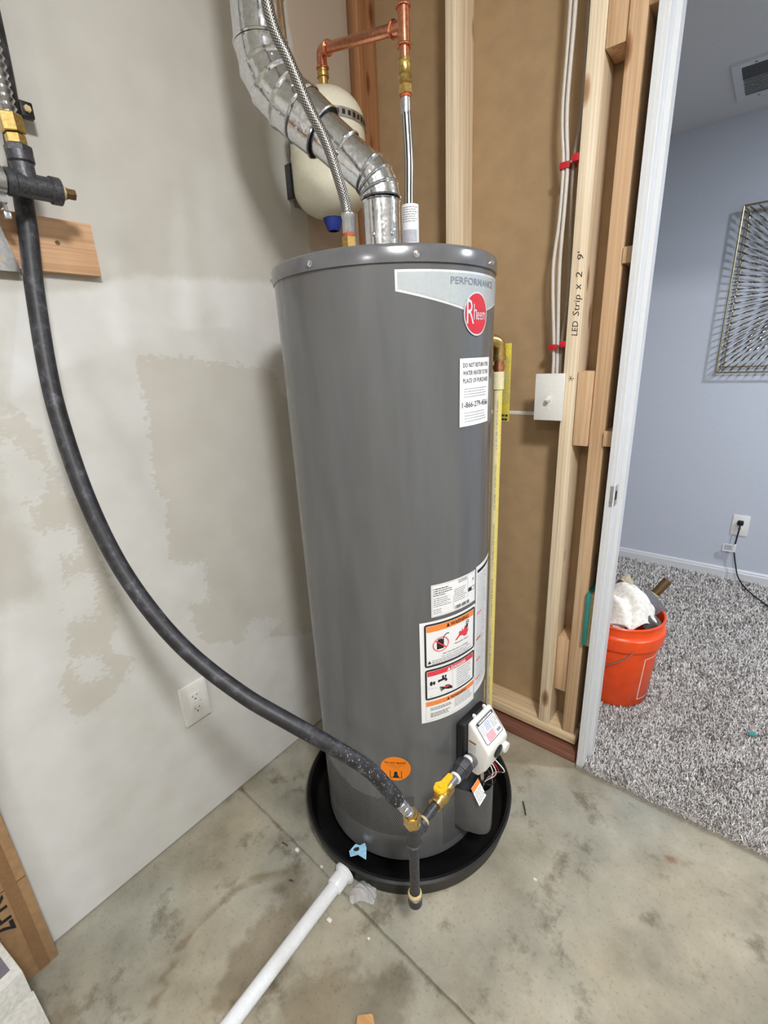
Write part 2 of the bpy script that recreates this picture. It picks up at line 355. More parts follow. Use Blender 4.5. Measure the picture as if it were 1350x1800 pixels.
def flat(*a, **k): return obj(*a, smooth=False, **k)
def spline(P, k=8):
    P = [Vector(p) for p in P]; out = []; P2 = [P[0] * 2 - P[1]] + P + [P[-1] * 2 - P[-2]]
    for i in range(1, len(P2) - 2):
        a, b, c, d = P2[i - 1:i + 3]
        for j in range(k):
            t_ = j / k; out.append(0.5 * ((2 * b) + (c - a) * t_ + (2 * a - 5 * b + 4 * c - d) * t_ ** 2 + (3 * b - a - 3 * c + d) * t_ ** 3))
    out.append(P[-1]); return out

# text as flat mesh (built-in font)
_tc = {}
def text2d(s, size, shear=0.0, bold=0.0):
    key = (s, shear, bold)
    if key not in _tc:
        cu = bpy.data.curves.new('t', 'FONT'); cu.body = s; cu.size = 1.0; cu.shear = shear; cu.offset = bold; cu.resolution_u = 2
        ob = bpy.data.objects.new('t', cu); COL.objects.link(ob)
        dg = bpy.context.evaluated_depsgraph_get(); me = bpy.data.meshes.new_from_object(ob.evaluated_get(dg))
        V = [(v.co.x, v.co.y) for v in me.vertices]; F = [tuple(p.vertices) for p in me.polygons]
        bpy.data.objects.remove(ob); bpy.data.curves.remove(cu); bpy.data.meshes.remove(me)
        if V:
            x0 = min(v[0] for v in V); x1 = max(v[0] for v in V); V = [(v[0] - x0, v[1]) for v in V]
        else: x0 = x1 = 0
        _tc[key] = (V, F, x1 - x0)
    V, F, wd = _tc[key]
    return [(x * size, y * size) for x, y in V], F, wd * size
class Decal:
    """flat print laid on a surface: mapping (u right, v up, layer) -> world"""
    def __init__(s, fn, parent): s.fn = fn; s.p = parent; s.mbs = {}
    def mb(s, key): return s.mbs.setdefault(key, MB())
    JOIN = ('small_print', 'lettering', 'pictogram', 'barcode', 'stamp', 'handwriting', 'side_print', 'printed_border', 'sticker_print', 'sticker_red', 'sticker_blue', 'sticker_lettering')
    def put(s, name, mat, V, F, layer):
        k = 0 if name in s.JOIN or name == 'x' else len(s.mbs) + 1
        s.mb((name, mat) if not k else (name, mat, k)).add([s.fn(u, v, layer) for u, v in V], F)
    def rect(s, name, mat, u0, v0, u1, v1, layer, step=0.008):
        n = max(1, int(abs(u1 - u0) / step)); V = []; F = []
        for i in range(n + 1):
            u = u0 + (u1 - u0) * i / n; V += [(u, v0), (u, v1)]
        for i in range(n): F.append((2 * i, 2 * i + 2, 2 * i + 3, 2 * i + 1))
        s.put(name, mat, V, F, layer)
    def poly(s, name, mat, P, layer):
        cx = sum(p[0] for p in P) / len(P); cy = sum(p[1] for p in P) / len(P)
        s.put(name, mat, [(cx, cy)] + list(P), [(0, i + 1, (i + 1) % len(P) + 1) for i in range(len(P))], layer)
    def frame(s, name, mat, u0, v0, u1, v1, wd, layer, rad=0.004):
        def rr(a, b, c, d, r):
            out = []
            pts = [(c - r, d - r, 0), (a + r, d - r, 90), (a + r, b + r, 180), (c - r, b + r, 270)]
            prev = None
            for (x, y, st) in pts:
                arc = [(x + r * math.cos(math.radians(st + k * 22.5)), y + r * math.sin(math.radians(st + k * 22.5))) for k in range(5)]
                if prev is not None:
                    out += [(prev[0] + (arc[0][0] - prev[0]) * j / 12, prev[1] + (arc[0][1] - prev[1]) * j / 12) for j in range(1, 12)]
                out += arc; prev = arc[-1]
            out += [(prev[0] + (out[0][0] - prev[0]) * j / 12, prev[1] + (out[0][1] - prev[1]) * j / 12) for j in range(1, 12)]
            return out
        A = rr(u0, v0, u1, v1, rad); B = rr(u0 + wd, v0 + wd, u1 - wd, v1 - wd, max(rad - wd, 0.0006)); n = len(A)
        s.put(name, mat, A + B, [(i, (i + 1) % n, n + (i + 1) % n, n + i) for i in range(n)], layer)
    def ell(s, name, mat, u, v, a, b, layer, n=36, inner=None):
        if inner is None: s.poly(name, mat, [(u + a * math.cos(2 * PI * k / n), v + b * math.sin(2 * PI * k / n)) for k in range(n)], layer)
        else:
            A = [(u + a * f * math.cos(2 * PI * k / n), v + b * f * math.sin(2 * PI * k / n)) for f in (1, inner) for k in range(n)]
            s.put(name, mat, A, [(i, (i + 1) % n, n + (i + 1) % n, n + i) for i in range(n)], layer)
    def text(s, name, mat, st, u, v, size, layer, width=None, align='L', shear=0.0, bold=0.0):
        V, F, wd = text2d(st, size, shear, bold)
        sx = width / wd if width and wd else 1.0; wd *= sx
        o = u - (wd / 2 if align == 'C' else 0)
        s.put(name, mat, [(o + x * sx, v + y) for x, y in V], F, layer)
    def lines(s, name, mat, u0, u1, v1, n, pitch, h, layer, ragged=0.3):
        for k in range(n):
            v = v1 - k * pitch; u = u0; end = u1 - random.random() * ragged * (u1 - u0)
            while u < end:
                L = random.uniform(0.002, 0.008); e = min(u + L, end)
                s.rect(name, mat, u, v - h, e, v, layer); u = e + 0.0012
    def line(s, name, mat, a, b, wd, layer):
        d = Vector((b[0] - a[0], b[1] - a[1])); n = Vector((-d.y, d.x)).normalized() * wd / 2
        s.put(name, mat, [(a[0] + n.x, a[1] + n.y), (a[0] - n.x, a[1] - n.y), (b[0] - n.x, b[1] - n.y), (b[0] + n.x, b[1] + n.y)], [(0, 1, 2, 3)], layer)
    def done(s, parent=None):
        for key, mb in s.mbs.items(): flat(key[0], mb, key[1], parent or s.p, kind='stuff' if key[0] in s.JOIN else None)
def plane_map(o, eu, ev, eps=0.0004):
    o, eu, ev = Vector(o), Vector(eu).normalized(), Vector(ev).normalized(); n = eu.cross(ev)
    return lambda u, v, k: o + eu * u + ev * v + n * (eps * (k + 1))

# signed distance of 2-D polygons (positive inside)
def sdf_poly(P, pts):
    P = np.array(P); d = np.full(len(pts), 1e9); ins = np.zeros(len(pts), bool); n = len(P)
    for i in range(n):
        a, b = P[i], P[(i + 1) % n]; e = b - a; w_ = pts - a
        t_ = np.clip((w_ @ e) / (e @ e), 0, 1); q = w_ - t_[:, None] * e; d = np.minimum(d, np.hypot(q[:, 0], q[:, 1]))
        c = ((a[1] <= pts[:, 1]) != (b[1] <= pts[:, 1]))
        with np.errstate(divide='ignore', invalid='ignore'): xi = a[0] + (pts[:, 1] - a[1]) * e[0] / e[1]
        ins ^= c & (pts[:, 0] < xi)
    return np.where(ins, d, -d)
def sdf_line(P, pts, wd):
    P = np.array(P); d = np.full(len(pts), 1e9)
    for a, b in zip(P[:-1], P[1:]):
        e = b - a; w_ = pts - a; t_ = np.clip((w_ @ e) / (e @ e), 0, 1); q = w_ - t_[:, None] * e; d = np.minimum(d, np.hypot(q[:, 0], q[:, 1]))
    return wd - d
def set_attr(o, name, vals):
    a = o.data.attributes.new(name, 'FLOAT', 'POINT'); a.data.foreach_set('value', np.asarray(vals, dtype=np.float32))

# ================================================================== STRUCTURE
def struct(name, mb, mat, smooth=False):
    o = obj(name, mb, mat, smooth=smooth); o['kind'] = 'structure'; return o
# concrete floor with a sawn control joint
xs = np.unique(np.concatenate([[-0.1], np.arange(0, 3.21, 0.025), [3.2]])); ys = np.concatenate([np.arange(-3.6, -0.79, 0.03), np.linspace(-0.785, -0.7645, 3), [-0.7585, -0.7565, -0.7515, -0.7495], np.linspace(-0.74, 0.14, 36)])
V = []; jr = rng.normal(0, 0.0009, len(xs))
for y in ys:
    for i, x in enumerate(xs):
        g = -0.7566 <= y <= -0.7514
        yy = y - 0.05 * x + (jr[i] if -0.76 < y < -0.748 else 0)
        V.append((x, yy, -0.007 if g else 0.0))
nx, ny = len(xs), len(ys)
F = [(j * nx + i, j * nx + i + 1, (j + 1) * nx + i + 1, (j + 1) * nx + i) for j in range(ny - 1) for i in range(nx - 1)]
fl = struct('floor', MB().add(V, F), 'concrete'); fp = np.array(V)[:, :2]
damp = np.max([sdf_poly(P, fp) for P in (
    [(0.345, -0.932), (0.384, -0.854), (0.422, -0.808), (0.465, -0.958), (0.472, -1.087), (0.413, -1.11), (0.368, -1.046), (0.352, -0.988)],
    [(0.561, -1.082), (0.507, -1.009), (0.546, -0.961), (0.547, -0.91), (0.639, -0.877), (0.688, -0.815), (0.742, -0.847), (0.791, -0.906), (0.8, -1.0)],
    [(0.14, -1.341), (0.158, -1.281), (0.189, -1.275), (0.248, -1.323), (0.201, -1.359)],
    [(0.316, -0.835), (0.354, -0.807), (0.408, -0.836), (0.381, -0.889), (0.326, -0.881)])], axis=0)
set_attr(fl, 'damp', damp)
set_attr(fl, 'ring', sdf_line([(0.347, -1.226), (0.313, -1.198), (0.281, -1.15), (0.24, -1.072), (0.241, -0.978), (0.272, -0.895), (0.322, -0.839)], fp, 0.011))
set_attr(fl, 'rust', np.max([sdf_line([(1.11, -0.197), (1.175, -0.175)], fp, 0.006), sdf_line([(0.17, -0.762), (0.24, -0.766)], fp, 0.002), sdf_line([(0.0, -0.7545), (0.014, -0.756)], fp, 0.005)], axis=0))
# left wall: drywall with joint compound, an open end at the corner stud
ys = np.arange(-3.6, -0.012, 0.02); ys = np.append(ys, -0.012); zs = np.arange(0.0, 2.441, 0.02)
V = [(0.0, y, z + (0.006 if z == 0 else 0)) for z in zs for y in ys]; ny, nz_ = len(ys), len(zs)
F = [(j * ny + i, j * ny + i + 1, (j + 1) * ny + i + 1, (j + 1) * ny + i) for j in range(nz_ - 1) for i in range(ny - 1)]
b = len(V); V += [(-0.0127, -3.6, 0), (-0.0127, -0.012, 0), (-0.0127, -0.012, 2.44), (-0.0127, -3.6, 2.44)]
c = [0, ny - 1, nz_ * ny - 1, (nz_ - 1) * ny]
F += [(b, b + 3, b + 2, b + 1), (c[1], b + 1, b + 2, c[2]), (c[0], b, b + 1, c[1]), (c[3], c[2], b + 2, b + 3)]
wl = struct('wall_left', MB().add(V, F), 'plaster'); wp = np.array(V)[:, 1:]
set_attr(wl, 'beige', np.maximum(sdf_poly([(-3.6, 1.452), (-1.026, 1.452), (-0.857, 1.471), (-0.782, 1.5), (-0.617, 1.512), (-0.41, 1.52), (-0.218, 1.496), (0.05, 1.53), (0.05, 2.6), (-3.6, 2.6)], wp) - 2 * np.maximum(0, sdf_poly([(-0.93, 1.717), (-0.87, 1.725), (-0.865, 1.685), (-0.88, 1.644), (-0.938, 1.596), (-0.956, 1.628)], wp) * 2), sdf_poly([(-1.6, 0.9), (-1.09, 0.86), (-1.11, 1.14), (-1.07, 1.27), (-1.03, 1.4), (-1.6, 1.4)], wp) * 0.5))
set_attr(wl, 'raw', np.maximum(sdf_poly([(-0.811, 1.335), (-0.682, 1.326), (-0.425, 1.287), (-0.395, 1.204), (-0.2, 1.2), (-0.2, 0.4), (-0.358, 0.376), (-0.552, 0.459), (-0.655, 0.495), (-0.778, 0.563), (-0.8, 0.63), (-0.787, 0.781), (-0.822, 0.844), (-0.813, 0.964), (-0.826, 1.041), (-0.806, 1.189), (-0.809, 1.254)], wp),
    sdf_poly([(-1.029, 1.217), (-1.013, 1.073), (-0.983, 1.014), (-0.979, 0.931), (-0.968, 0.811), (-0.969, 0.75), (-1.01, 0.678), (-0.959, 0.607), (-1.039, 0.549), (-1.115, 0.538), (-1.118, 0.651), (-1.083, 0.705), (-1.066, 0.827), (-1.051, 0.957), (-1.074, 0.99), (-1.082, 1.042), (-1.086, 1.102), (-1.096, 1.172), (-1.072, 1.265)], wp)))
set_attr(wl, 'skip', np.max([sdf_poly(P, wp) for P in (
    [(-0.624, 0.559), (-0.497, 0.505), (-0.665, 0.439), (-0.684, 0.471)], [(-0.825, 0.829), (-0.735, 0.794), (-0.748, 0.677), (-0.81, 0.706)], [(-0.826, 1.005), (-0.796, 0.997), (-0.817, 0.943), (-0.844, 0.951)],
    [(-1.088, 1.203), (-1.032, 1.126), (-1.035, 1.09), (-1.06, 1.048), (-1.085, 1.067), (-1.101, 1.151)], [(-1.071, 1.002), (-1.002, 0.98), (-1.017, 0.917), (-1.084, 0.949)], [(-1.056, 0.892), (-0.992, 0.872), (-1.017, 0.759), (-1.079, 0.791)], [(-1.091, 0.694), (-1.036, 0.677), (-1.014, 0.6), (-1.083, 0.628)])], axis=0))
set_attr(wl, 'paper', sdf_poly([(-0.237, 0), (0.1, 0), (0.1, 2.6), (-0.245, 2.6), (-0.245, 2.13), (-0.237, 2.12)], wp))
set_attr(wl, 'scuff', np.max([sdf_line(P, wp, 0.0018) for P in ([(-0.872, 1.93), (-0.868, 1.92)], [(-0.79, 1.66), (-0.787, 1.645)], [(-0.775, 1.59), (-0.772, 1.575)])], axis=0))
# exposed stud wall
WB = root('wall_back', (0, 0, 0), kind='structure')
def stud(x0, x1, y0, y1, z0, z1, mat, name='stud', bev=0.003):
    return obj(name, MB().box((x0, y0, z0), (x1, y1, z1), bev=bev), mat, WB)
SW = 0.0381; SD = 0.0889
stud(-0.0127, 0.0254, 0, SD, 0.0831, 2.4, 'stud_shaded')
stud(0.3225, 0.3606, 0, SD, 0.0831, 2.4, 'stud_z')
stud(0.6894, 0.7275, 0, SD, 0.0831, 2.4, 'stud_z')
stud(0.7713, 0.8094, 0, SD, 0.0831, 2.4, 'stud_warm')
stud(-0.0127, 0.817, 0, SD, 0.0450, 0.0831, 'plate_x', 'bottom_plate')
stud(-0.0127, 0.829, -0.0308, SD, 0, 0.031, 'sill_x', 'sill_plate', 0.004)
stud(-0.0127, 3.2, 0, SD, 2.4, 2.44, 'plate_x', 'top_plate')
for z0, z1, y0, m in ((1.921, 2.4, 0.0, 'block_z'), (1.05, 1.247, -0.004, 'block_z'), (0.228, 0.428, 0.012, 'block_z')):
    stud(0.7275 + 0.0015, 0.7713 - 0.0015, y0, y0 + SD - 0.01, z0, z1, m, 'spacer_block')
# brown back of the next room's drywall, in two sheets with a chalky joint
for z0, z1 in ((0.03, 1.118), (1.1275, 2.44)):
    stud(-0.0127, 0.837, SD, SD + 0.0127, z0, z1, 'brown', 'drywall_sheet', 0)
stud(-0.0127, 0.837, SD - 0.0012, SD + 0.012, 1.1172, 1.1285, 'gyp', 'sheet_joint', 0.0008)
# door side: shims between trimmer stud and jamb
for z0, z1, y0 in ((1.965, 2.05, 0.0), (1.49, 1.525, -0.006), (1.055, 1.095, -0.01)):
    stud(0.8095, 0.8368, y0, 0.08, z0, z1, 'block_z', 'shim', 0.001)
stud(0.8235, 0.8368, -0.018, 0.075, 0.446, 0.622, 'osb', 'shim', 0.001)
stud(0.8098, 0.8234, -0.018, 0.075, 0.446, 0.622, 'teal', 'shim', 0.001)['label'] = 'teal painted edge of board shim'
# wall above and right of the doorway
stud(0.8094, 1.78, 0, SD, 2.06, 2.4, 'roomwall', 'door_header', 0)
stud(1.70, 3.2, -0.0127, SD + 0.0127, 0, 2.44, 'roomwall', 'drywall_return', 0)
stud(0.837, 1.72, SD, SD + 0.0127, 2.06, 2.44, 'bluewall', 'drywall_header', 0)
# door frame
TR = root('trim_1', (0.848, 0.035, 0), kind='structure')
j = MB(); prof = [(0.837, -0.041), (0.8475, -0.041), (0.8490, -0.0385), (0.856, -0.0385), (0.858, -0.036), (0.858, 0.012), (0.869, 0.012), (0.869, 0.044), (0.858, 0.044), (0.858, 0.1087), (0.837, 0.1087)]
n = len(prof); j.add([(x, y, 0.0) for x, y in prof] + [(x, y, 2.05) for x, y in prof], [(i, (i + 1) % n, n + (i + 1) % n, n + i) for i in range(n)] + [tuple(range(n, 2 * n)), tuple(reversed(range(n)))])
flat('door_jamb', j, 'white_trim', TR)
flat('head_jamb', MB().box((0.837, -0.041, 2.05), (1.70, 0.1087, 2.07)), 'white_trim', TR)
flat('door_jamb', MB().box((1.68, -0.041, 0), (1.70, 0.1087, 2.05)), 'white_trim', TR)
flat('door_casing', MB().box((0.80, 0.1087, 0), (0.851, 0.1227, 2.11)), 'white_trim', TR)
sp = MB()
prf = [(0.8475, -0.0418), (0.853, -0.0406), (0.8588, -0.034), (0.8592, -0.008)]
Z = [0.905, 0.912, 0.945, 0.952]
for (a, b_) in zip(prf[:-1], prf[1:]):
    sp.add([(a[0], a[1], 0.902), (b_[0], b_[1], 0.902), (b_[0], b_[1], 0.958), (a[0], a[1], 0.958)], [(0, 1, 2, 3)])
s_ = obj('strike_plate', sp, 'steel', TR, label='worn steel latch strike plate')
flat('strike_hole', MB().box((0.8585, -0.031, 0.918), (0.8596, -0.017, 0.942)), 'black', s_)
for z in (0.908, 0.952): obj('screw', MB().cyl((0.8585, -0.024, z), (0.8600, -0.024, z), 0.003, n=10), 'chrome', s_)
# carpeted room
FX0, FX1, FY = -0.3, 3.2, 1.7612
cb = MB(); cb.box((0.8372, -0.046, -0.006), (1.70, 0.1, 0.012)); cb.box((FX0, 0.1, -0.006), (FX1, FY, 0.012))
carpet = struct('floor_carpet', cb, 'carpet_base')
struct('wall_far', MB().box((FX0, FY, 0), (FX1, FY + 0.1, 2.44)), 'bluewall')
struct('wall_far_right', MB().box((FX1, 0.1, 0), (FX1 + 0.1, FY, 2.44)), 'bluewall')
struct('wall_far_left', MB().box((FX0 - 0.1, 0.1, 0), (FX0, FY, 2.44)), 'bluewall')
struct('ceiling_far', MB().box((FX0, 0.1, 2.291), (FX1, FY, 2.36)), 'ceilmat')
bb = MB(); pr_ = [(FY, 0), (FY - 0.013, 0), (FY - 0.013, 0.058), (FY - 0.009, 0.064), (FY - 0.009, 0.070), (FY - 0.005, 0.077), (FY, 0.079)]
n = len(pr_); bb.add([(FX0, y, z) for y, z in pr_] + [(FX1, y, z) for y, z in pr_], [(i, n + i, n + (i + 1) % n, (i + 1) % n) for i in range(n)])
struct('baseboard_far', bb, 'white_trim')
# rest of the utility room, behind the camera
struct('ceiling', MB().box((-0.1, -3.6, 2.44), (3.2, SD, 2.5)), 'roomwall')
struct('wall_right', MB().box((3.2, -3.6, 0), (3.3, 0, 2.44)), 'roomwall')
struct('wall_rear', MB().box((0, -3.7, 0), (3.2, -3.6, 2.44)), 'roomwall')

# carpet pile
def carpet_pile():
    pts = []
    for (x0, x1, y0, y1, d) in ((0.86, 1.66, -0.048, 0.1, 52000), (0.55, 1.95, 0.1, 0.55, 42000), (0.45, 2.2, 0.55, 1.1, 25000), (0.42, 2.5, 1.1, FY - 0.013, 15000), (-0.28, 0.55, 0.12, 0.55, 11000), (-0.28, 0.45, 0.55, 1.1, 11000), (-0.28, 0.42, 1.1, FY - 0.013, 11000), (1.95, 3.15, 0.12, 0.55, 11000), (2.2, 3.15, 0.55, 1.1, 11000)):
        n = int((x1 - x0) * (y1 - y0) * d); pts.append(np.stack([rng.uniform(x0, x1, n), rng.uniform(y0, y1, n), np.full(n, (52000 / d) ** 0.5)], 1))
    P = np.concatenate(pts); N = len(P); k = P[:, 2]
    # keep the pile out of the bucket base
    keep = np.hypot(P[:, 0] - 0.83, P[:, 1] - 0.42) > 0.128; P = P[keep]; k = k[keep]; N = len(P)
    h = rng.uniform(0.011, 0.020, N); a = rng.uniform(0, 2 * PI, N); lean = rng.uniform(0.002, 0.012, N); la = rng.uniform(0, 2 * PI, N)
    edge = P[:, 1] < -0.03; la[edge] = rng.uniform(PI * 1.2, PI * 1.8, edge.sum()); h[edge] *= 0.8
    rad = 0.0021 * k * rng.uniform(0.7, 1.25, N)
    V = np.zeros((N, 7, 3))
    for q in range(3):
        an = a + q * 2 * PI / 3
        V[:, q] = np.stack([P[:, 0] + rad * np.cos(an), P[:, 1] + rad * np.sin(an), np.full(N, 0.010)], 1)
        an2 = an + 0.8
        V[:, 3 + q] = np.stack([P[:, 0] + 0.9 * rad * np.cos(an2) + 0.45 * lean * np.cos(la), P[:, 1] + 0.9 * rad * np.sin(an2) + 0.45 * lean * np.sin(la), 0.010 + h * 0.65], 1)
    V[:, 6] = np.stack([P[:, 0] + lean * np.cos(la), P[:, 1] + lean * np.sin(la), 0.010 + h], 1)
    tri = []
    for q in range(3):
        r_ = (q + 1) % 3; tri += [(q, r_, 3 + r_), (q, 3 + r_, 3 + q), (3 + q, 3 + r_, 6)]
    T = (np.array(tri)[None] + (np.arange(N) * 7)[:, None, None]).reshape(-1, 3)
    me = bpy.data.meshes.new('carpet_pile'); me.vertices.add(N * 7); me.vertices.foreach_set('co', V.ravel().astype(np.float32))
    me.loops.add(T.size); me.loops.foreach_set('vertex_index', T.ravel().astype(np.int32))
    me.polygons.add(len(T)); me.polygons.foreach_set('loop_start', np.arange(0, T.size, 3, dtype=np.int32)); me.polygons.foreach_set('loop_total', np.full(len(T), 3, dtype=np.int32))
    me.update(); me.validate()
    cols = np.array([lin(c)[:3] for c in ((242, 239, 236), (230, 226, 222), (210, 204, 199), (176, 169, 164), (128, 121, 116))])
    low = np.sin(P[:, 0] * 23 + 3 * np.sin(P[:, 1] * 9)) * np.sin(P[:, 1] * 19 + 2 * np.sin(P[:, 0] * 7))
    pick = np.clip((rng.random(N) * 5 + low * 0.4).astype(int), 0, 4)
    c4 = np.ones((N, 7, 4), np.float32); c4[:, :, :3] = (cols[pick] * rng.uniform(0.92, 1.06, (N, 1)))[:, None, :]
    ca = me.attributes.new('tint', 'FLOAT_COLOR', 'POINT'); ca.data.foreach_set('color', c4.ravel())
    me.materials.append(MT['pile'])
    o = bpy.data.objects.new('carpet_pile', me); COL.objects.link(o)
    tag(o, 'flecked taupe and grey frieze carpet pile in the next room', 'carpet', kind='stuff')
carpet_pile()

# ================================================================== WATER HEATER
HX, HY, R = 0.4387, -0.4452, 0.2345
H = root('water_heater', (HX, HY, 0.006), 'tall grey cylindrical gas water heater standing in a black drain pan', 'water heater')
hp = lambda az, r, z: Vector((HX + r * math.cos(math.radians(az)), HY + r * math.sin(math.radians(az)), z))
jk = obj('jacket', MB().lathe([(R - 0.003, 0.034), (R + 0.0015, 0.036), (R + 0.0015, 0.050), (R, 0.053), (R, 1.456)], (HX, HY, 0), n=160), 'jacket', H)
obj('base_foot', MB().lathe([(0.0, 0.006), (0.20, 0.006), (0.20, 0.036), (R - 0.003, 0.036)], (HX, HY, 0), n=64), 'black', H)
obj('lid', MB().lathe([(R + 0.0005, 1.4555), (R + 0.0035, 1.4565), (R + 0.0035, 1.4795), (R + 0.001, 1.4845), (R - 0.004, 1.4865), (0.0, 1.4865)], (HX, HY, 0), n=160), 'lidm', H, angle=60)
for k in range(8):
    az = -85 + 46.9 * k
    if k == 7: az = -132
    q = hp(az, R + 0.0032, 1.4675); d = hp(az, 1, 0) - hp(az, 0, 0)
    obj('lid_screw', MB().lathe([(0.0055, 0), (0.0055, 0.0012), (0.0038, 0.0016), (0.0034, 0.0042), (0.0, 0.0048)], q, d, 10), 'chrome', H)
obj('flue_collar', MB().lathe([(0.052, 1.4866), (0.050, 1.494), (0.045, 1.501), (0.043, 1.507), (0.039, 1.507)], (HX, HY, 0), n=48), 'lidm', H)
hot = Vector((HX + 0.1016 * math.cos(math.radians(268)), HY + 0.1016 * math.sin(math.radians(268)), 0)); cold = Vector((HX + 0.1016 * math.cos(math.radians(90)), HY + 0.1016 * math.sin(math.radians(90)), 0))
for q in (hot, cold): obj('water_nipple', MB().cyl((q.x, q.y, 1.486), (q.x, q.y, 1.502), 0.0125), 'steel', H)
# --- print wrapped round the jacket
U0 = -5.0
def jmap(u, v, k): return hp(U0 + math.degrees(u / R), R + 0.0005 * (k + 1), v)
ua = lambda az: math.radians(az - U0) * R
# badge stripe and round logo
bd = flat('name_badge', MB().add(*(lambda P: ([jmap(u, v, 0) for u, v in P], [(i, i + 1, i + 42, i + 41) for i in range(40)]))(
    [(ua(-47.4 + 84.8 * i / 40), 1.4118 - 0.031 * (1 - abs(i / 40 - 0.5) * 2) ** 0.9 if False else (1.4118 - 0.034 * min(1, max(0, (1 - abs(i / 20 - 1)) * 1.15)))) for i in range(41)] +
    [(ua(-47.4 + 84.8 * i / 40), 1.4455) for i in range(41)])), 'badge_silver', H)
g = MB(); P = []
for i in range(41):
    az = -46.4 + 82.8 * i / 40; P.append((ua(az), 1.4155 - 0.0335 * min(1, max(0, (1 - abs(i / 20 - 1)) * 1.15))))
for i in range(41): P.append((ua(-46.4 + 82.8 * i / 40), 1.4415))
g.add([jmap(u, v, 1) for u, v in P], [(i, i + 1, i + 42, i + 41) for i in range(40)]); flat('badge_face', g, 'badge_grey', bd)
d = Decal(jmap, bd); d.text('lettering', 'badge_text', 'PERFORMANCE', ua(-22), 1.4235, 0.0165, 2, width=0.14, bold=0.01); d.done()
lg = MB(); A = [(0.0375 * math.cos(2 * PI * k / 48), 1.3745 + 0.0375 * math.sin(2 * PI * k / 48)) for k in range(48)]
def disc(rad, z, lay):
    m = MB(); n = 48; V = []; F = []
    for f in (0, 0.5, 1.0):
        for k in range(n): V.append(jmap(rad * f * math.cos(2 * PI * k / n), z + rad * f * math.sin(2 * PI * k / n), lay))
    for jj in range(2):
        for k in range(n): F.append((jj * n + k, jj * n + (k + 1) % n, (jj + 1) * n + (k + 1) % n, (jj + 1) * n + k))
    return m.add(V, F)
lb = flat('logo_badge', disc(0.0385, 1.3745, 3), 'badge_silver', H, label='round red logo badge with silver rim')
flat('logo_face', disc(0.0355, 1.3745, 4), 'logo_red', lb)
d = Decal(jmap, lb)
d.text('lettering', 'badge_silver', 'R', -0.0315, 1.357, 0.062, 5, width=0.021); d.text('lettering', 'badge_silver', 'h', -0.0115, 1.3645, 0.040, 5, width=0.010)
d.text('lettering', 'badge_silver', 'eem', -0.0005, 1.3645, 0.030, 5, width=0.031); d.done()
# return notice
rl = Decal(jmap, None); rl.rect('x', 'paper', ua(-16.6), 1.167, ua(9.5), 1.296, 2); m = rl.mbs[('x', 'paper')]
pn = flat('return_notice', m, 'paper', H); d = Decal(jmap, pn); cu_ = ua(-3.6)
for i, s in enumerate(('DO NOT RETURN THIS', 'WATER HEATER TO THE', 'PLACE OF PURCHASE')): d.text('lettering', 'ink', s, cu_, 1.2795 - 0.0145 * i, 0.0115, 3, width=0.090, align='C', bold=0.006)
d.lines('small_print', 'ink_light', cu_ - 0.042, cu_ + 0.042, 1.240, 4, 0.005, 0.0018, 3, 0.15)
d.text('lettering', 'ink', '1-866-279-4566', cu_, 1.2035, 0.0155, 3, width=0.094, align='C', bold=0.006)
d.lines('small_print', 'ink_light', cu_ - 0.04, cu_ + 0.04, 1.194, 4, 0.0055, 0.0018, 3, 0.15); d.done()
# rating plate
rl = Decal(jmap, None); u0, u1 = ua(-34), ua(-2.3); rl.rect('x', 'paper', u0, 0.7605, u1, 0.839, 2); pn = flat('rating_label', rl.mbs[('x', 'paper')], 'paper', H)
d = Decal(jmap, pn); d.frame('border', 'ink_grey', u0 + .002, .7625, u1 - .002, .837, .0006, 3, .001)
d.lines('small_print', 'ink', u0 + .005, u0 + .062, .829, 4, .0052, .0020, 3, .5); d.lines('small_print', 'ink_grey', u0 + .005, u0 + .055, .806, 5, .0047, .0018, 3, .3)
d.lines('small_print', 'ink_grey', u0 + .058, u0 + .098, .815, 7, .0048, .0017, 3, .3); d.lines('small_print', 'ink', u0 + .07, u1 - .03, .834, 2, .0042, .0016, 3, .4)
d.line('rule', 'ink_grey', (u0 + .1, .835), (u0 + .1, .78), .0006, 3); d.line('rule', 'ink_grey', (u0 + .056, .80), (u0 + .056, .768), .0006, 3)
d.frame('stamp', 'ink', u1 - .028, .793, u1 - .004, .803, .0012, 3, .002); d.rect('stamp', 'ink', u1 - .0265, .795, u1 - .016, .8015, 4)
d.text('stamp', 'ink', '*', u1 - .013, .812, .016, 3)
for k in range(22): 
    if random.random() < .75: d.rect('barcode', 'ink', u0 + .06 + k * .0021, .7655, u0 + .0612 + k * .0021, .774, 3)
d.lines('small_print', 'ink_grey', u0 + .005, u0 + .03, .779, 3, .0045, .0017, 3, .3); d.done()
# three-panel warning label
rl = Decal(jmap, None); u0, u1 = ua(-40.8), ua(-1.6); rl.rect('x', 'paper', u0, 0.48, u1, 0.751, 1); pn = flat('warning_label', rl.mbs[('x', 'paper')], 'paper', H)
d = Decal(jmap, pn); a, b_ = u0 + .010, u1 - .003
d.frame('panel_border', 'ink', a, .634, b_, .7455, .0045, 3, .006); d.rect('banner', 'orange_ink', a + .006, .7245, b_ - .006, .7395, 2)
d.text('lettering', 'ink', 'WARNING', a + .066, .7275, .0125, 3, width=.056, bold=.02); d.poly('lettering', 'ink', [(a + .054, .728), (a + .064, .728), (a + .059, .7375)], 3)
d.line('rule', 'ink_grey', (a + .005, .6655), (b_ - .005, .6655), .0006, 2)
d.rect('pictogram', 'ink', a + .030, .676, a + .048, .699, 2); d.rect('pictogram', 'ink', a + .033, .699, a + .044, .702, 2)
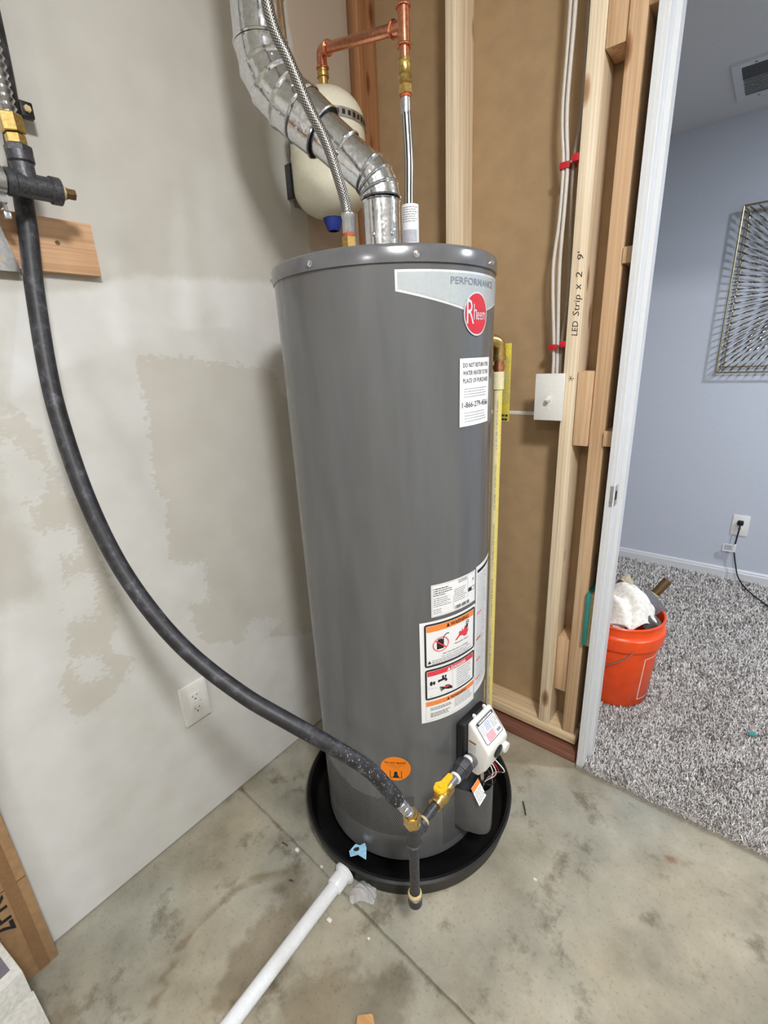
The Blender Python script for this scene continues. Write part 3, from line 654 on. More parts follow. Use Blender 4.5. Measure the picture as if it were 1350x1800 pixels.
pt = [(a + .046, .699), (a + .049, .707), (a + .055, .711), (a + .062, .711)]
for q, r_ in zip(pt[:-1], pt[1:]): d.line('pictogram', 'ink', q, r_, .0025, 2)
d.ell('prohibition_ring', 'red_ink', a + .040, .6885, .0205, .0185, 4, inner=.9); d.line('prohibition_bar', 'red_ink', (a + .026, .7), (a + .054, .677), .003, 4)
d.poly('flame', 'red_ink', [(a + .078, .683), (a + .116, .683), (a + .124, .698), (a + .117, .695), (a + .119, .708), (a + .112, .699), (a + .111, .713), (a + .105, .699), (a + .102, .708), (a + .098, .696), (a + .092, .703), (a + .09, .694)], 2)
d.ell('pictogram', 'ink', a + .119, .7165, .0055, .006, 2, inner=.7); d.ell('pictogram', 'ink', a + .119, .7165, .002, .002, 2); d.line('pictogram', 'ink', (a + .117, .711), (a + .113, .703), .004, 3); d.line('pictogram', 'ink', (a + .119, .711), (a + .118, .702), .003, 3)
d.text('small_print', 'ink', 'Flammable Vapors', a + .078, .674, .0065, 2, width=.045)
d.text('small_print', 'ink', 'FIRE AND EXPLOSION HAZARD', a + .045, .659, .0055, 2, width=.075); d.text('small_print', 'ink', 'Can result in serious injury or death', a + .042, .6525, .0055, 2, width=.085)
d.poly('lettering', 'ink', [(a + .007, .6425), (a + .016, .6425), (a + .0115, .651)], 2); d.lines('small_print', 'ink_grey', a + .018, b_ - .008, .6495, 3, .0045, .0018, 2, .2)
d.frame('panel_border', 'ink', a, .5445, b_, .6275, .0045, 3, .006); d.rect('banner', 'red_ink', a + .006, .6085, b_ - .006, .6215, 2)
d.text('lettering', 'paper', 'DANGER', a + .068, .6105, .0115, 3, width=.046, bold=.02); d.poly('lettering', 'paper', [(a + .056, .6105), (a + .066, .6105), (a + .061, .6195)], 3)
d.line('rule', 'ink_grey', (a + .072, .6085), (a + .072, .549), .0006, 2); d.lines('small_print', 'ink_grey', a + .084, b_ - .014, .604, 9, .006, .0018, 2, .3)
for (x, y, r_) in ((.015, .588, .006), (.022, .588, .005), (.034, .590, .004), (.045, .598, .005), (.052, .598, .004)): d.ell('pictogram', 'ink', a + x, y, r_ * .6, r_, 2, 16)
d.line('pictogram', 'ink', (a + .034, .590), (a + .052, .592), .006, 2); d.line('pictogram', 'ink', (a + .052, .592), (a + .054, .584), .006, 2)
d.poly('pictogram', 'ink', [(a + .045, .565), (a + .052, .5735), (a + .060, .572), (a + .0705, .563), (a + .0705, .557), (a + .058, .560)], 3)
for k in range(4): d.line('pictogram', 'ink', (a + .05, .568 - k * .001), (a + .036 + k * .001, .5725 - k * .004), .0022, 3)
d.ell('pictogram', 'red_ink', a + .055, .569, .007, .003, 4, 14)
d.line('rule', 'ink_grey', (a + .006, .575), (a + .03, .573), .0006, 2); d.line('rule', 'ink_grey', (a + .012, .553), (a + .06, .551), .0006, 2)
d.rect('banner', 'orange_ink', a + .001, .5265, b_, .5385, 2); d.text('lettering', 'ink', 'WARNING', a + .066, .5285, .0105, 3, width=.05, bold=.02); d.poly('lettering', 'ink', [(a + .055, .5285), (a + .063, .5285), (a + .059, .5365)], 3)
d.frame('border', 'ink_grey', a + .001, .485, b_, .5265, .0005, 2, .001); d.lines('small_print', 'ink', a + .012, a + .07, .519, 2, .0045, .0018, 2, .25); d.lines('small_print', 'ink', a + .012, a + .07, .504, 3, .0045, .0018, 2, .3); d.lines('small_print', 'ink_grey', a + .078, b_ - .005, .523, 6, .0045, .0016, 2, .3); d.done()
# tall instruction sheet further round
rl = Decal(jmap, None); u0, u1 = ua(-1.2), ua(34); rl.rect('x', 'paper', u0, .492, u1, .842, 1); pn = flat('instruction_label', rl.mbs[('x', 'paper')], 'paper', H)
d = Decal(jmap, pn); d.rect('banner', 'ink', u0 + .006, .824, u1 - .006, .832, 2); d.lines('small_print', 'ink_light', u0 + .006, u0 + .066, .818, 50, .0062, .0026, 2, .25); d.lines('small_print', 'ink_light', u0 + .074, u1 - .006, .818, 50, .0062, .0026, 2, .25)
for z in (.716, .645, .585, .53): d.rect('red_rule', 'red_ink', u0 + .006, z, u0 + .03, z + .0035, 3)
d.done()
# orange oval notice
on = flat('orange_notice', (lambda m: m)(MB()), 'orange_sticker', H) if False else None
def disc_at(uc, vc, rad, lay, n=48):
    m = MB(); V = []; F = []
    for f in (0, .5, 1.0):
        for k in range(n): V.append(jmap(uc + rad * f * math.cos(2 * PI * k / n), vc + rad * f * math.sin(2 * PI * k / n), lay))
    for jj in range(2):
        for k in range(n): F.append((jj * n + k, jj * n + (k + 1) % n, (jj + 1) * n + (k + 1) % n, (jj + 1) * n + k))
    return m.add(V, F)
uo, vo = ua(-57.2), .3485
pn = flat('orange_notice', disc_at(uo, vo, .0372, 1), 'orange_sticker', H); d = Decal(jmap, pn)
d.text('lettering', 'ink', 'DO NOT BLOCK', uo, vo + .0155, .0085, 2, width=.052, align='C', bold=.015); d.lines('small_print', 'brown_ink', uo - .024, uo + .024, vo + .011, 1, .004, .0014, 2, .1); d.lines('small_print', 'brown_ink', uo - .012, uo + .012, vo + .006, 1, .004, .0014, 2, .1)
for q, r_ in (((-.014, -.006), (-.014, -.028)), ((-.014, -.028), (.014, -.028)), ((.014, -.028), (.014, -.006))): d.line('pictogram', 'ink', (uo + q[0], vo + q[1]), (uo + r_[0], vo + r_[1]), .0016, 2)
d.ell('pictogram', 'ink', uo, vo - .014, .0045, .006, 2, 16); d.poly('pictogram', 'ink', [(uo - .008, vo - .027), (uo + .008, vo - .027), (uo + .004, vo - .018), (uo - .004, vo - .018)], 2)
d.line('pictogram', 'brown_ink', (uo - .008, vo - .004), (uo, vo + .004), .0007, 2); d.line('pictogram', 'brown_ink', (uo, vo + .004), (uo + .008, vo - .004), .0007, 2); d.done()
# perforated combustion-air grille: fine holes all round the left side of the base
gm = MB(); row = 0; z = 0.125
while z < 0.262:
    az = -150 + (0.7 if row % 2 else 0)
    while az < -46.5:
        lim = 0.250
        if z < lim + 0.01 * math.sin(az * 0.1):
            c_ = hp(az, R + 0.0004, z); tdir = Vector((-math.sin(math.radians(az)), math.cos(math.radians(az)), 0))
            V = [c_ + tdir * (0.0016 * math.cos(q * PI / 3)) + Vector((0, 0, 0.0019 * math.sin(q * PI / 3))) for q in range(6)]
            gm.add(V, [tuple(range(6))])
        az += 1.4
    z += 0.0050; row += 1
flat('air_grille_holes', gm, 'hole', H, kind='stuff')
# burner door with a bulged wire cover
pm = MB(); N_ = 24; V = []
for z in (0.062, 0.30):
    for i in range(N_ + 1): V.append(hp(-28 + 46 * i / N_, R + 0.002, z))
F = [(i, i + 1, N_ + 2 + i, N_ + 1 + i) for i in range(N_)]; b = len(V); V += [hp(-28 + 46 * i / N_, R - 0.001, z) for z in (0.062, 0.30) for i in range(N_ + 1)]
F += [(b + i, b + i + 1, i + 1, i) for i in range(N_)] + [(0, N_ + 1, b + N_ + 1, b)]
pm.add(V, F); obj('burner_door', pm, 'jacket', H)
DV = Vector((math.cos(math.radians(-5)), math.sin(math.radians(-5)), 0)); TV = Vector((-DV.y, DV.x, 0)); HC = Vector((HX, HY, 0))
def dv(r, t_, z): return HC + DV * (R + r) + TV * t_ + Vector((0, 0, z))
bm_ = MB(); V = []; m = 17
half = 0.043
def bulge(zf, off=0.0, blend=True):
    out = []
    for i in range(m):
        s = -1 + 2 * i / (m - 1); t_ = s * half * 1.35
        r_ = 0.066 * max(0.0, math.cos(min(1, abs(s)) * PI / 2)) ** 0.62 - off
        out.append((t_, r_))
    return out
zs_ = [0.092, 0.105, 0.14, 0.20, 0.242]
for zi, z in enumerate(zs_):
    for (t_, r_) in bulge(z):
        f = 1.0 if zi else 0.98
        base = math.sqrt(max(0, R * R - t_ * t_)) - R
        V.append(dv(base + 0.002 + r_ * f, t_, z + 0.028 * max(0, 1 - r_ / 0.066) * (1 if zi == 0 else 0)))
F = [(j_ * m + i, j_ * m + i + 1, (j_ + 1) * m + i + 1, (j_ + 1) * m + i) for j_ in range(len(zs_) - 1) for i in range(m - 1)]
b = len(V)
for (t_, r_) in bulge(0, 0.004): V.append(dv(math.sqrt(max(0, R * R - t_ * t_)) - R + 0.002 + max(r_, 0), t_, 0.242))
k0 = (len(zs_) - 1) * m; F += [(k0 + i, k0 + i + 1, b + i + 1, b + i) for i in range(m - 1)]
for (t_, r_) in bulge(0, 0.004): V.append(dv(math.sqrt(max(0, R * R - t_ * t_)) - R + 0.002 + max(r_, 0), t_, 0.17))
F += [(b + i, b + i + 1, b + m + i + 1, b + m + i) for i in range(m - 1)]
bm_.add(V, F); obj('wire_cover', bm_, 'jacket_flat', H)
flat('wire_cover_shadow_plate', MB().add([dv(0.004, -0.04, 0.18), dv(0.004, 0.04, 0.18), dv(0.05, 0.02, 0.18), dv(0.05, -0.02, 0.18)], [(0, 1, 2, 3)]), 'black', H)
# gas control valve
flat('valve_bracket', MB().box((0, -0.058, 0.315), (0.022, 0.045, 0.455), M=Matrix.Translation(HC + DV * R) @ Matrix(((DV.x, TV.x, 0, 0), (DV.y, TV.y, 0, 0), (0, 0, 1, 0), (0, 0, 0, 1))), bev=0.004), 'black_plastic', H)
DM = Matrix.Translation(HC + DV * R) @ Matrix(((DV.x, TV.x, 0, 0), (DV.y, TV.y, 0, 0), (0, 0, 1, 0), (0, 0, 0, 1)))
def prism(prof, t0, t1, bev=0.006):
    import bmesh
    bm = bmesh.new(); A = [bm.verts.new((r_, t0, z)) for r_, z in prof]; B = [bm.verts.new((r_, t1, z)) for r_, z in prof]; n = len(prof)
    bm.faces.new(A); bm.faces.new(list(reversed(B)))
    for i in range(n): bm.faces.new((A[i], B[i], B[(i + 1) % n], A[(i + 1) % n]))
    bmesh.ops.recalc_face_normals(bm, faces=bm.faces[:]); bmesh.ops.bevel(bm, geom=bm.edges[:], offset=bev, segments=3, affect='EDGES', profile=0.5)
    bm.verts.index_update(); V = [DM @ v.co for v in bm.verts]; F = [[v.index for v in f.verts] for f in bm.faces]; bm.free(); return MB().add(V, F)
gv = obj('gas_valve', prism([(0.020, 0.325), (0.020, 0.452), (0.030, 0.458), (0.076, 0.404), (0.082, 0.392), (0.074, 0.338), (0.052, 0.308), (0.034, 0.308)], -0.043, 0.048), 'white_plastic', H, label='white plastic gas control valve with printed instructions')
# printed sticker on the sloping top face
e0 = DM @ Vector((0.0355, 0, 0.4538)); ev = (DM @ Vector((0.030, 0, 0.458)) - DM @ Vector((0.076, 0, 0.404))).normalized(); fm = plane_map(e0 + ev * 0.0 - ev * 0.0, TV, ev, 0.0004)
lm = MB(); d = Decal(lambda u, v, k: fm(u, v - 0.062 + 0.004, k), None); d.rect('x', 'paper', -0.034, 0.0, 0.040, 0.056, 0); st = flat('valve_sticker', d.mbs[('x', 'paper')], 'paper', gv)
d = Decal(lambda u, v, k: fm(u, v - 0.058, k), gv); d.frame('sticker_border', 'ink', -0.034, 0.0, 0.040, 0.056, 0.0015, 1, 0.006); d.rect('sticker_banner', 'ink', -0.031, 0.047, 0.037, 0.054, 1)
d.lines('sticker_lettering', 'paper', -0.024, 0.032, 0.0525, 1, 0.004, 0.0036, 2, .1); d.line('sticker_print', 'ink_grey', (0.012, 0.047), (0.012, 0.003), .0007, 1)
d.lines('sticker_print', 'ink_grey', 0.014, 0.037, 0.044, 6, 0.0042, 0.0016, 1, .2); d.rect('sticker_print', 'ink_grey', 0.018, 0.006, 0.034, 0.013, 1); d.lines('sticker_blue', 'blue_ink', -0.011, 0.010, 0.044, 6, 0.0034, 0.0022, 1, .1); d.rect('sticker_pink', 'pale_pink', -0.022, 0.003, 0.010, 0.022, 1); d.lines('sticker_red', 'pink_ink', -0.021, 0.009, 0.0208, 5, 0.0037, 0.0024, 2, .05); d.lines('sticker_print', 'ink_light', -0.031, -0.013, 0.044, 6, 0.004, 0.0016, 1, .2); d.done()
fm2 = plane_map(DM @ Vector((0.0, -0.0434, 0)), DV, (0, 0, 1), 0.0003)
d = Decal(fm2, gv); d.rect('side_stripe', 'brown_ink', 0.027, 0.402, 0.047, 0.408, 1); d.lines('side_print', 'ink_light', 0.027, 0.048, 0.397, 5, 0.0045, 0.0018, 1, .1); d.done()
kn = DM @ Vector((0.0795, 0.004, 0.372)); ka = DM @ Vector((1, 0, -0.1)) - DM @ Vector((0, 0, 0))
obj('knob_recess', MB().lathe([(0.0, 0.0), (0.017, 0.0), (0.017, 0.003), (0.013, 0.004), (0.0, 0.004)], kn, ka, 24), 'black_plastic', gv)
obj('control_knob', MB().lathe([(0.014, 0.0), (0.014, 0.012), (0.012, 0.014), (0.0, 0.014)], DM @ Vector((0.074, 0.036, 0.362)), ka, 24), 'white_plastic', gv)
for q in ((-0.015, 0.459), (0.03, 0.459)): obj('clip', MB().box((0.018, q[0] - 0.003, 0.447), (0.026, q[0] + 0.003, 0.461), M=DM, bev=0.001), 'white_plastic', gv)
obj('valve_inlet', MB().lathe([(0.017, 0), (0.017, 0.012), (0.0145, 0.013), (0.0145, 0.022)], DM @ Vector((0.036, -0.042, 0.352)), -TV, 24, cap=True), 'iron_grey', gv)
# wires and burner tube between valve and cover
for k, (mname, t0) in enumerate((('white_plastic', 0.012), ('white_plastic', 0.018), ('red_plastic', 0.022), ('black_plastic', 0.026), ('white_plastic', 0.03))):
    P = spline([dv(0.05, t0 - 0.006, 0.322), dv(0.062 + 0.006 * k, t0, 0.29), dv(0.058 + 0.004 * (k % 2), t0 + 0.004, 0.262), dv(0.04, t0 * 0.6, 0.235), dv(0.03, t0 * 0.3, 0.19)], 6)
    obj('wire', MB().tube(P, 0.0014, 6), mname, H)
obj('burner_tube', MB().tube(spline([dv(0.04, -0.012, 0.32), dv(0.045, -0.010, 0.28), dv(0.04, -0.005, 0.24), dv(0.03, 0, 0.19)], 6), 0.0055, 12), 'steel', H)
obj('cable_tie', MB().ring(dv(0.052, 0.012, 0.252), (0, 0, 1), 0.016, 0.0015, 20, 6), 'black_plastic', H)
tg = plane_map(dv(0.052, -0.034, 0.248), TV * 0.8 + Vector((0, 0, 0.45)) * 0.5, DV * 0.55 * -1 + Vector((0, 0, 0.85)), 0.0004)
tm = MB(); tm.add([tg(u, v, k) for k in (0, -2) for u, v in ((-0.016, -0.022), (0.016, -0.022), (0.016, 0.024), (-0.016, 0.024))], [(0, 1, 2, 3), (7, 6, 5, 4), (0, 4, 5, 1), (1, 5, 6, 2), (2, 6, 7, 3), (3, 7, 4, 0)])
tgo = flat('hang_tag', tm, 'paper', H); d = Decal(tg, tgo); d.rect('banner', 'orange_ink', -0.016, 0.012, 0.016, 0.024, 1); d.lines('small_print', 'ink_grey', -0.013, 0.013, 0.008, 6, 0.0045, 0.0016, 1, .15); d.done()
# smudge on lower jacket
# T&P discharge on the far side
tpd = Vector((math.cos(math.radians(61)), math.sin(math.radians(61)), 0)); tp = HC + tpd * (R + 0.070)
TP = root('relief_pipe', (tp.x, tp.y, 0.03), 'cream plastic discharge pipe with brass elbow on the right side of the heater', 'pipe')
obj('brass_elbow', MB().tube(spline([HC + tpd * (R + 0.012) + Vector((0, 0, 1.333)), HC + tpd * (R + 0.045) + Vector((0, 0, 1.333)), HC + tpd * (R + 0.064) + Vector((0, 0, 1.326)), tp + Vector((0, 0, 1.312)), tp + Vector((0, 0, 1.288))], 5), 0.0155, 20), 'brass', TP)
obj('brass_elbow_collar', MB().lathe([(0.0175, 0), (0.018, 0.002), (0.018, 0.012), (0.0165, 0.014)], tp + Vector((0, 0, 1.284)), (0, 0, 1), 24, cap=True), 'brass', TP)
obj('threaded_adapter', MB().lathe([(0.013, 0), (0.013, 0.008), (0.0155, 0.008), (0.0155, 0.018), (0.012, 0.018), (0.012, 0.03)], tp + Vector((0, 0, 1.256)), (0, 0, 1), 24, cap=True), 'copper', TP)
obj('socket', MB().cyl(tp + Vector((0, 0, 1.214)), tp + Vector((0, 0, 1.258)), 0.0145, n=24, ch=0.001), 'cpvc', TP)
cp = obj('discharge_pipe', MB().cyl(tp + Vector((0, 0, 0.08)), tp + Vector((0, 0, 1.22)), 0.0112, n=24), 'cpvc', TP)
sv = (Vector((1.124, -1.317, 0)) - Vector((tp.x, tp.y, 0))).normalized(); sv = Matrix.Rotation(0.75, 3, 'Z') @ sv; se = Vector((-sv.y, sv.x, 0))
V = []
for z in (0.085, 1.214):
    for q in range(7): an = math.radians(-35 + 70 * q / 6); V.append(tp + (sv * math.cos(an) + se * math.sin(an)) * 0.0115 + Vector((0, 0, z)))
obj('stripe', MB().add(V, [(q, q + 1, q + 8, q + 7) for q in range(6)]), 'cpvc_stripe', cp)
sv2 = (Vector((1.124, -1.317, 0)) - Vector((tp.x, tp.y, 0))).normalized(); fmz = plane_map(tp + sv2 * 0.0117, (0, 0, -1), Vector((-sv2.y, sv2.x, 0)), 0.0002)
d = Decal(fmz, cp)
for k in range(6): d.text('lettering', 'ink_grey', 'CPVC 4120 SDR 11 400 PSI 73 F', -1.19 + k * 0.17, -0.002, 0.0055, 0, width=0.13)
d.done()
yt = tp + Vector((0.009, 0.028, 0)); V = []
tg_ = obj('warning_tag', MB().box((yt.x - 0.011, yt.y, 1.130), (yt.x + 0.011, yt.y + 0.0012, 1.325), bev=0.0003), 'tag_yellow', TP)
d = Decal(plane_map((yt.x, yt.y, 0), (1, 0, 0), (0, 0, 1), 0.0003), tg_); d.lines('small_print', 'ink_grey', -0.010, 0.011, 1.29, 26, 0.0045, 0.0015, 0, .2); d.lines('lettering', 'ink', -0.010, 0.008, 1.148, 2, 0.010, 0.006, 0, .1); d.done()

# ================================================================== DRAIN PAN AND DRAIN
PC = (HX + 0.008, HY + 0.003)
PN = root('drain_pan', (PC[0], PC[1], 0), 'round black plastic drain pan under the water heater', 'drain pan')
obj('pan_body', MB().lathe([(0.0, 0.001), (0.292, 0.001), (0.300, 0.008), (0.305, 0.052), (0.312, 0.057), (0.313, 0.062), (0.308, 0.066), (0.300, 0.064), (0.297, 0.056), (0.290, 0.010), (0.284, 0.0055), (0.0, 0.0055)], (PC[0], PC[1], 0), n=128), 'black_plastic', PN, angle=50)
obj('drain_boss', MB().lathe([(0.024, 0), (0.024, 0.01)], (0.468, PC[1] - 0.300, 0.031), (0.03, -1, 0), 24, cap=True), 'black_plastic', PN)
DP = root('drain_pipe', (0.47, -0.80, 0.0), 'white plastic drain pipe running across the concrete from the pan', 'pipe')
dd = Vector((0.03, -1, -0.01)).normalized(); p0 = Vector((0.4685, PC[1] - 0.3115, 0.031))
obj('pipe', MB().cyl(p0 + dd * 0.02, p0 + dd * 1.0, 0.0167, n=28), 'white_pvc', DP)
obj('coupling', MB().lathe([(0.0255, 0), (0.0255, 0.008), (0.0215, 0.009), (0.0215, 0.042), (0.0195, 0.045), (0.017, 0.045)], p0, dd, 28, cap=True), 'white_pvc', DP)
obj('coupling_flange', MB().lathe([(0.0285, 0), (0.0285, 0.005)], p0 - dd * 0.001, dd, 28, cap=True), 'white_pvc', DP)

# ================================================================== FLUE PIPE
FP = root('flue_pipe', (HX, HY, 1.507), 'shiny galvanised flue pipe bending from heater top up the wall', 'flue pipe')
V1 = Vector((HX, HY, 1.643)); V2 = Vector((0.235, -0.548, 1.842)); D1 = (V2 - V1).normalized(); UPV = Vector((0, 0, 1))
def arc(V, din, dout, rho, n):
    th = din.angle(dout); tl = rho * math.tan(th / 2); a = V - din * tl; ctr_dir = (dout - din * dout.dot(din)).normalized(); c_ = a + ctr_dir * rho
    axr = din.cross(dout).normalized(); out = []
    for k in range(n + 1): out.append((c_ + Matrix.Rotation(th * k / n, 3, axr) @ (a - c_), Matrix.Rotation(th * k / n, 3, axr) @ din))
    return out
def section(name, a, ta, b, tb, ra, rb, seam=True):
    """straight sheet-metal section between two (possibly mitred) ring planes"""
    m = MB(); n = 40; V = []
    ax = (b - a).normalized(); ex = ax.cross(Vector((0.31, 0.77, 0.2))).normalized(); ey = ax.cross(ex)
    def ringpts(c_, t_, r_, sh):
        out = []
        for k in range(n):
            q = ex * math.cos(2 * PI * k / n) + ey * math.sin(2 * PI * k / n); p_ = c_ + q * r_
            p_ = p_ + ax * (-(p_ - c_).dot(t_) / ax.dot(t_)) + ax * sh; out.append(p_)
        return out
    L = (b - a).length; bead = min(0.005, L * 0.2)
    rows = [ringpts(a, ta, ra, 0), ringpts(a, ta, ra + 0.0022, bead * 0.5), ringpts(a, ta, ra, bead)] if seam else [ringpts(a, ta, ra, 0)]
    rows += [ringpts(b, tb, rb, -bead), ringpts(b, tb, rb + 0.0018, -bead * 0.5), ringpts(b, tb, rb, 0)]
    for r_ in rows: V += r_
    F = [(j_ * n + k, j_ * n + (k + 1) % n, (j_ + 1) * n + (k + 1) % n, (j_ + 1) * n + k) for j_ in range(len(rows) - 1) for k in range(n)]
    return obj(name, m.add(V, F), 'galv', FP, angle=28)
RA, RB = 0.0385, 0.0515
e1 = arc(V1, UPV, D1, 0.062, 3); e2 = arc(V2, D1, UPV, 0.125, 3)
section('starter_pipe', Vector((HX, HY, 1.500)), UPV, e1[0][0] - UPV * 0.002, UPV, RA - 0.001, RA)
for (a, ta), (b, tb) in zip(e1[:-1], e1[1:]): section('elbow_gore', a, ta, b, tb, RA + 0.001, RA + 0.001)
q0 = e1[-1][0]; q3 = e2[0][0]; Ld = (q3 - q0).length
section('inclined_pipe', q0, D1, q0 + D1 * Ld * 0.30, D1, RA, RA - 0.0005)
section('inclined_pipe', q0 + D1 * Ld * 0.28, D1, q0 + D1 * Ld * 0.68, D1, RA + 0.002, RA + 0.003)
section('increaser', q0 + D1 * Ld * 0.56, D1, q0 + D1 * Ld * 0.84, D1, RB - 0.003, RB)
section('elbow_collar', q0 + D1 * Ld * 0.80, D1, q3, D1, RB + 0.001, RB)
obj('increaser_mouth', MB().lathe([(RA + 0.002, 0), (RB - 0.004, 0)], q0 + D1 * Ld * 0.572, D1, 40), 'black', FP)
for (a, ta), (b, tb) in zip(e2[:-1], e2[1:]): section('elbow_gore', a, ta, b, tb, RB, RB)
section('riser_pipe', e2[-1][0], UPV, Vector((V2.x, V2.y, 1.985)), UPV, RB + 0.001, RB - 0.001)
section('riser_pipe', Vector((V2.x, V2.y, 1.978)), UPV, Vector((V2.x, V2.y, 2.43)), UPV, RB + 0.002, RB + 0.001)
def on_pipe(c_, ax, rr, ang_dir):
    d_ = (ang_dir - ax * ang_dir.dot(ax)).normalized(); return c_ + d_ * rr, d_
camv = Vector((1.124, -1.317, 1.302))
for c_, ax, rr in ((q0 + D1 * Ld * 0.30, D1, RA + 0.002), (q0 + D1 * Ld * 0.70, D1, RB - 0.001), (q0 + D1 * Ld * 0.9, D1, RB), ((e2[1][0] + e2[2][0]) / 2, e2[1][1], RB - 0.001), (Vector((V2.x, V2.y, 1.97)), UPV, RB), (Vector((HX, HY, 1.545)), UPV, RA)):
    for rot in (-0.5, 0.55):
        g_ = Matrix.Rotation(rot, 3, ax) @ (camv - c_); q, dn = on_pipe(c_, ax, rr, g_)
        obj('sheet_screw', MB().lathe([(0.0042, 0), (0.004, 0.002), (0.002, 0.003), (0, 0.003)], q, dn, 8), 'chrome', FP)

# ================================================================== WATER CONNECTIONS
HFX = root('braided_hose', (hot.x, hot.y, 1.502), 'braided stainless hose curving in front of the galvanised flue', 'hose')
hz = [(hot.x, hot.y, 1.555), (0.4325, -0.5475, 1.585), (0.430, -0.555, 1.616), (0.419, -0.575, 1.684), (0.405, -0.60, 1.735), (0.392, -0.625, 1.796), (0.379, -0.640, 1.836), (0.376, -0.650, 1.880), (0.374, -0.655, 1.95), (0.374, -0.655, 2.3)]
obj('braid', MB().tube(spline(hz, 8), 0.0098, 20), 'braid', HFX)
obj('brass_nut', MB().hexa((hot.x, hot.y, 1.5005), (hot.x, hot.y, 1.533), 0.0148), 'brass', HFX); obj('red_washer', MB().cyl((hot.x, hot.y, 1.533), (hot.x, hot.y, 1.5385), 0.0118), 'fibre_red', HFX)
obj('crimp_sleeve', MB().lathe([(0.011, 0), (0.0118, 0.002), (0.0118, 0.026), (0.0128, 0.028), (0.0128, 0.034), (0.0105, 0.036)], (hot.x, hot.y, 1.5385), (0, 0, 1), 20, cap=True), 'steel', HFX)
CFX = root('braided_hose', (cold.x, cold.y, 1.502), 'straight striped stainless hose below the copper tee on the cold side', 'hose')
top = 1.822
cz = [(cold.x, cold.y, 1.53), (cold.x - 0.001, cold.y, 1.62), (cold.x + 0.003, cold.y - 0.002, 1.70), (cold.x - 0.001, cold.y, 1.77), (cold.x - 0.003, cold.y, top - 0.02)]
obj('braid', MB().tube(spline(cz, 8), 0.0103, 20), 'braid2', CFX)
obj('crimp_sleeve', MB().cyl((cold.x - 0.003, cold.y, top - 0.032), (cold.x - 0.003, cold.y, top - 0.004), 0.0108, ch=0.001), 'steel', CFX)
obj('crimp_sleeve', MB().cyl((cold.x, cold.y, 1.503), (cold.x, cold.y, 1.53), 0.0115, ch=0.001), 'steel', CFX)
cx = cold.x - 0.003
obj('red_washer', MB().cyl((cx, cold.y, top - 0.004), (cx, cold.y, top + 0.001), 0.0115), 'fibre_red', CFX); obj('brass_nut', MB().hexa((cx, cold.y, top + 0.001), (cx, cold.y, top + 0.018), 0.0152), 'brass', CFX)
cv = plane_map((cold.x, cold.y, 0), (1, 0, 0), (0, 0, 1))
pt = MB().lathe([(0.0150, 1.505), (0.0190, 1.535), (0.0195, 1.622)], (cold.x + 0.001, cold.y, 0), (0, 0, 1), 24); pt.v = [(v[0], v[1], v[2]) for v in pt.v]
pto = obj('paper_tag', pt, 'paper', CFX)
fmc = lambda u, v, k: Vector((cold.x + 0.001 + (0.0198 + 0.0003 * k) * math.cos(-0.95 + u / 0.0198), cold.y + (0.0198 + 0.0003 * k) * math.sin(-0.95 + u / 0.0198), v))
d = Decal(fmc, pto); d.lines('small_print', 'ink_grey', -0.018, 0.018, 1.616, 7, 0.0045, 0.0016, 0, .3); d.rect('small_print', 'ink_light', -0.018, 1.548, 0.016, 1.572, 0, 0.004); d.done()
# copper branch
CB = root('copper_pipe', (cx, cold.y, 1.842), 'copper water pipe with a tee branch to the expansion tank', 'pipe')
tk = Vector((0.128, -0.264, 0)); te = Vector((cx, cold.y, 1.935))
el = Vector((tk.x, tk.y, 2.035)); 
obj('press_adapter', MB().lathe([(0.011, 0), (0.0145, 0.003), (0.0125, 0.010), (0.015, 0.014), (0.0125, 0.02), (0.0125, 0.034), (0.0142, 0.037), (0.0135, 0.043)], (cx, cold.y, top + 0.018), (0, 0, 1), 24, cap=True), 'brass', CB)
obj('pipe', MB().cyl((cx, cold.y, 1.88), (cx, cold.y, 2.42), 0.0108, n=24), 'copper', CB)
bdir = (el - te).normalized(); el2 = Vector((tk.x, tk.y, te.z + (el - te).z))
obj('tee', MB().cyl((cx, cold.y, te.z - 0.034), (cx, cold.y, te.z + 0.034), 0.0128, n=24), 'copper', CB)
obj('tee_branch', MB().cyl(te, te + bdir * 0.035, 0.0128, n=24), 'copper', CB)
for c_, ax in ((te + Vector((0, 0, 0.031)), (0, 0, 1)), (te - Vector((0, 0, 0.031)), (0, 0, 1)), (te + bdir * 0.033, bdir)): obj('press_ring', MB().ring(c_, ax, 0.0135, 0.0026, 24, 8), 'copper', CB)
ea = el - bdir * 0.035; eb = el - Vector((0, 0, 0.040))
obj('branch_pipe', MB().cyl(te + bdir * 0.02, ea, 0.0108, n=24), 'copper', CB)
obj('elbow', MB().tube([ea] + [p_ for p_ in spline([ea + bdir * 0.006, el - bdir * 0.009 - Vector((0, 0, 0.002)), el - Vector((0, 0, 0.011)) + bdir * 0.0, eb + Vector((0, 0, 0.006))], 6)] + [eb], 0.0128, 20), 'copper', CB)
for c_, ax in ((ea + bdir * 0.002, bdir), (eb + Vector((0, 0, 0.003)), (0, 0, 1))): obj('press_ring', MB().ring(c_, ax, 0.0135, 0.0026, 24, 8), 'copper', CB)
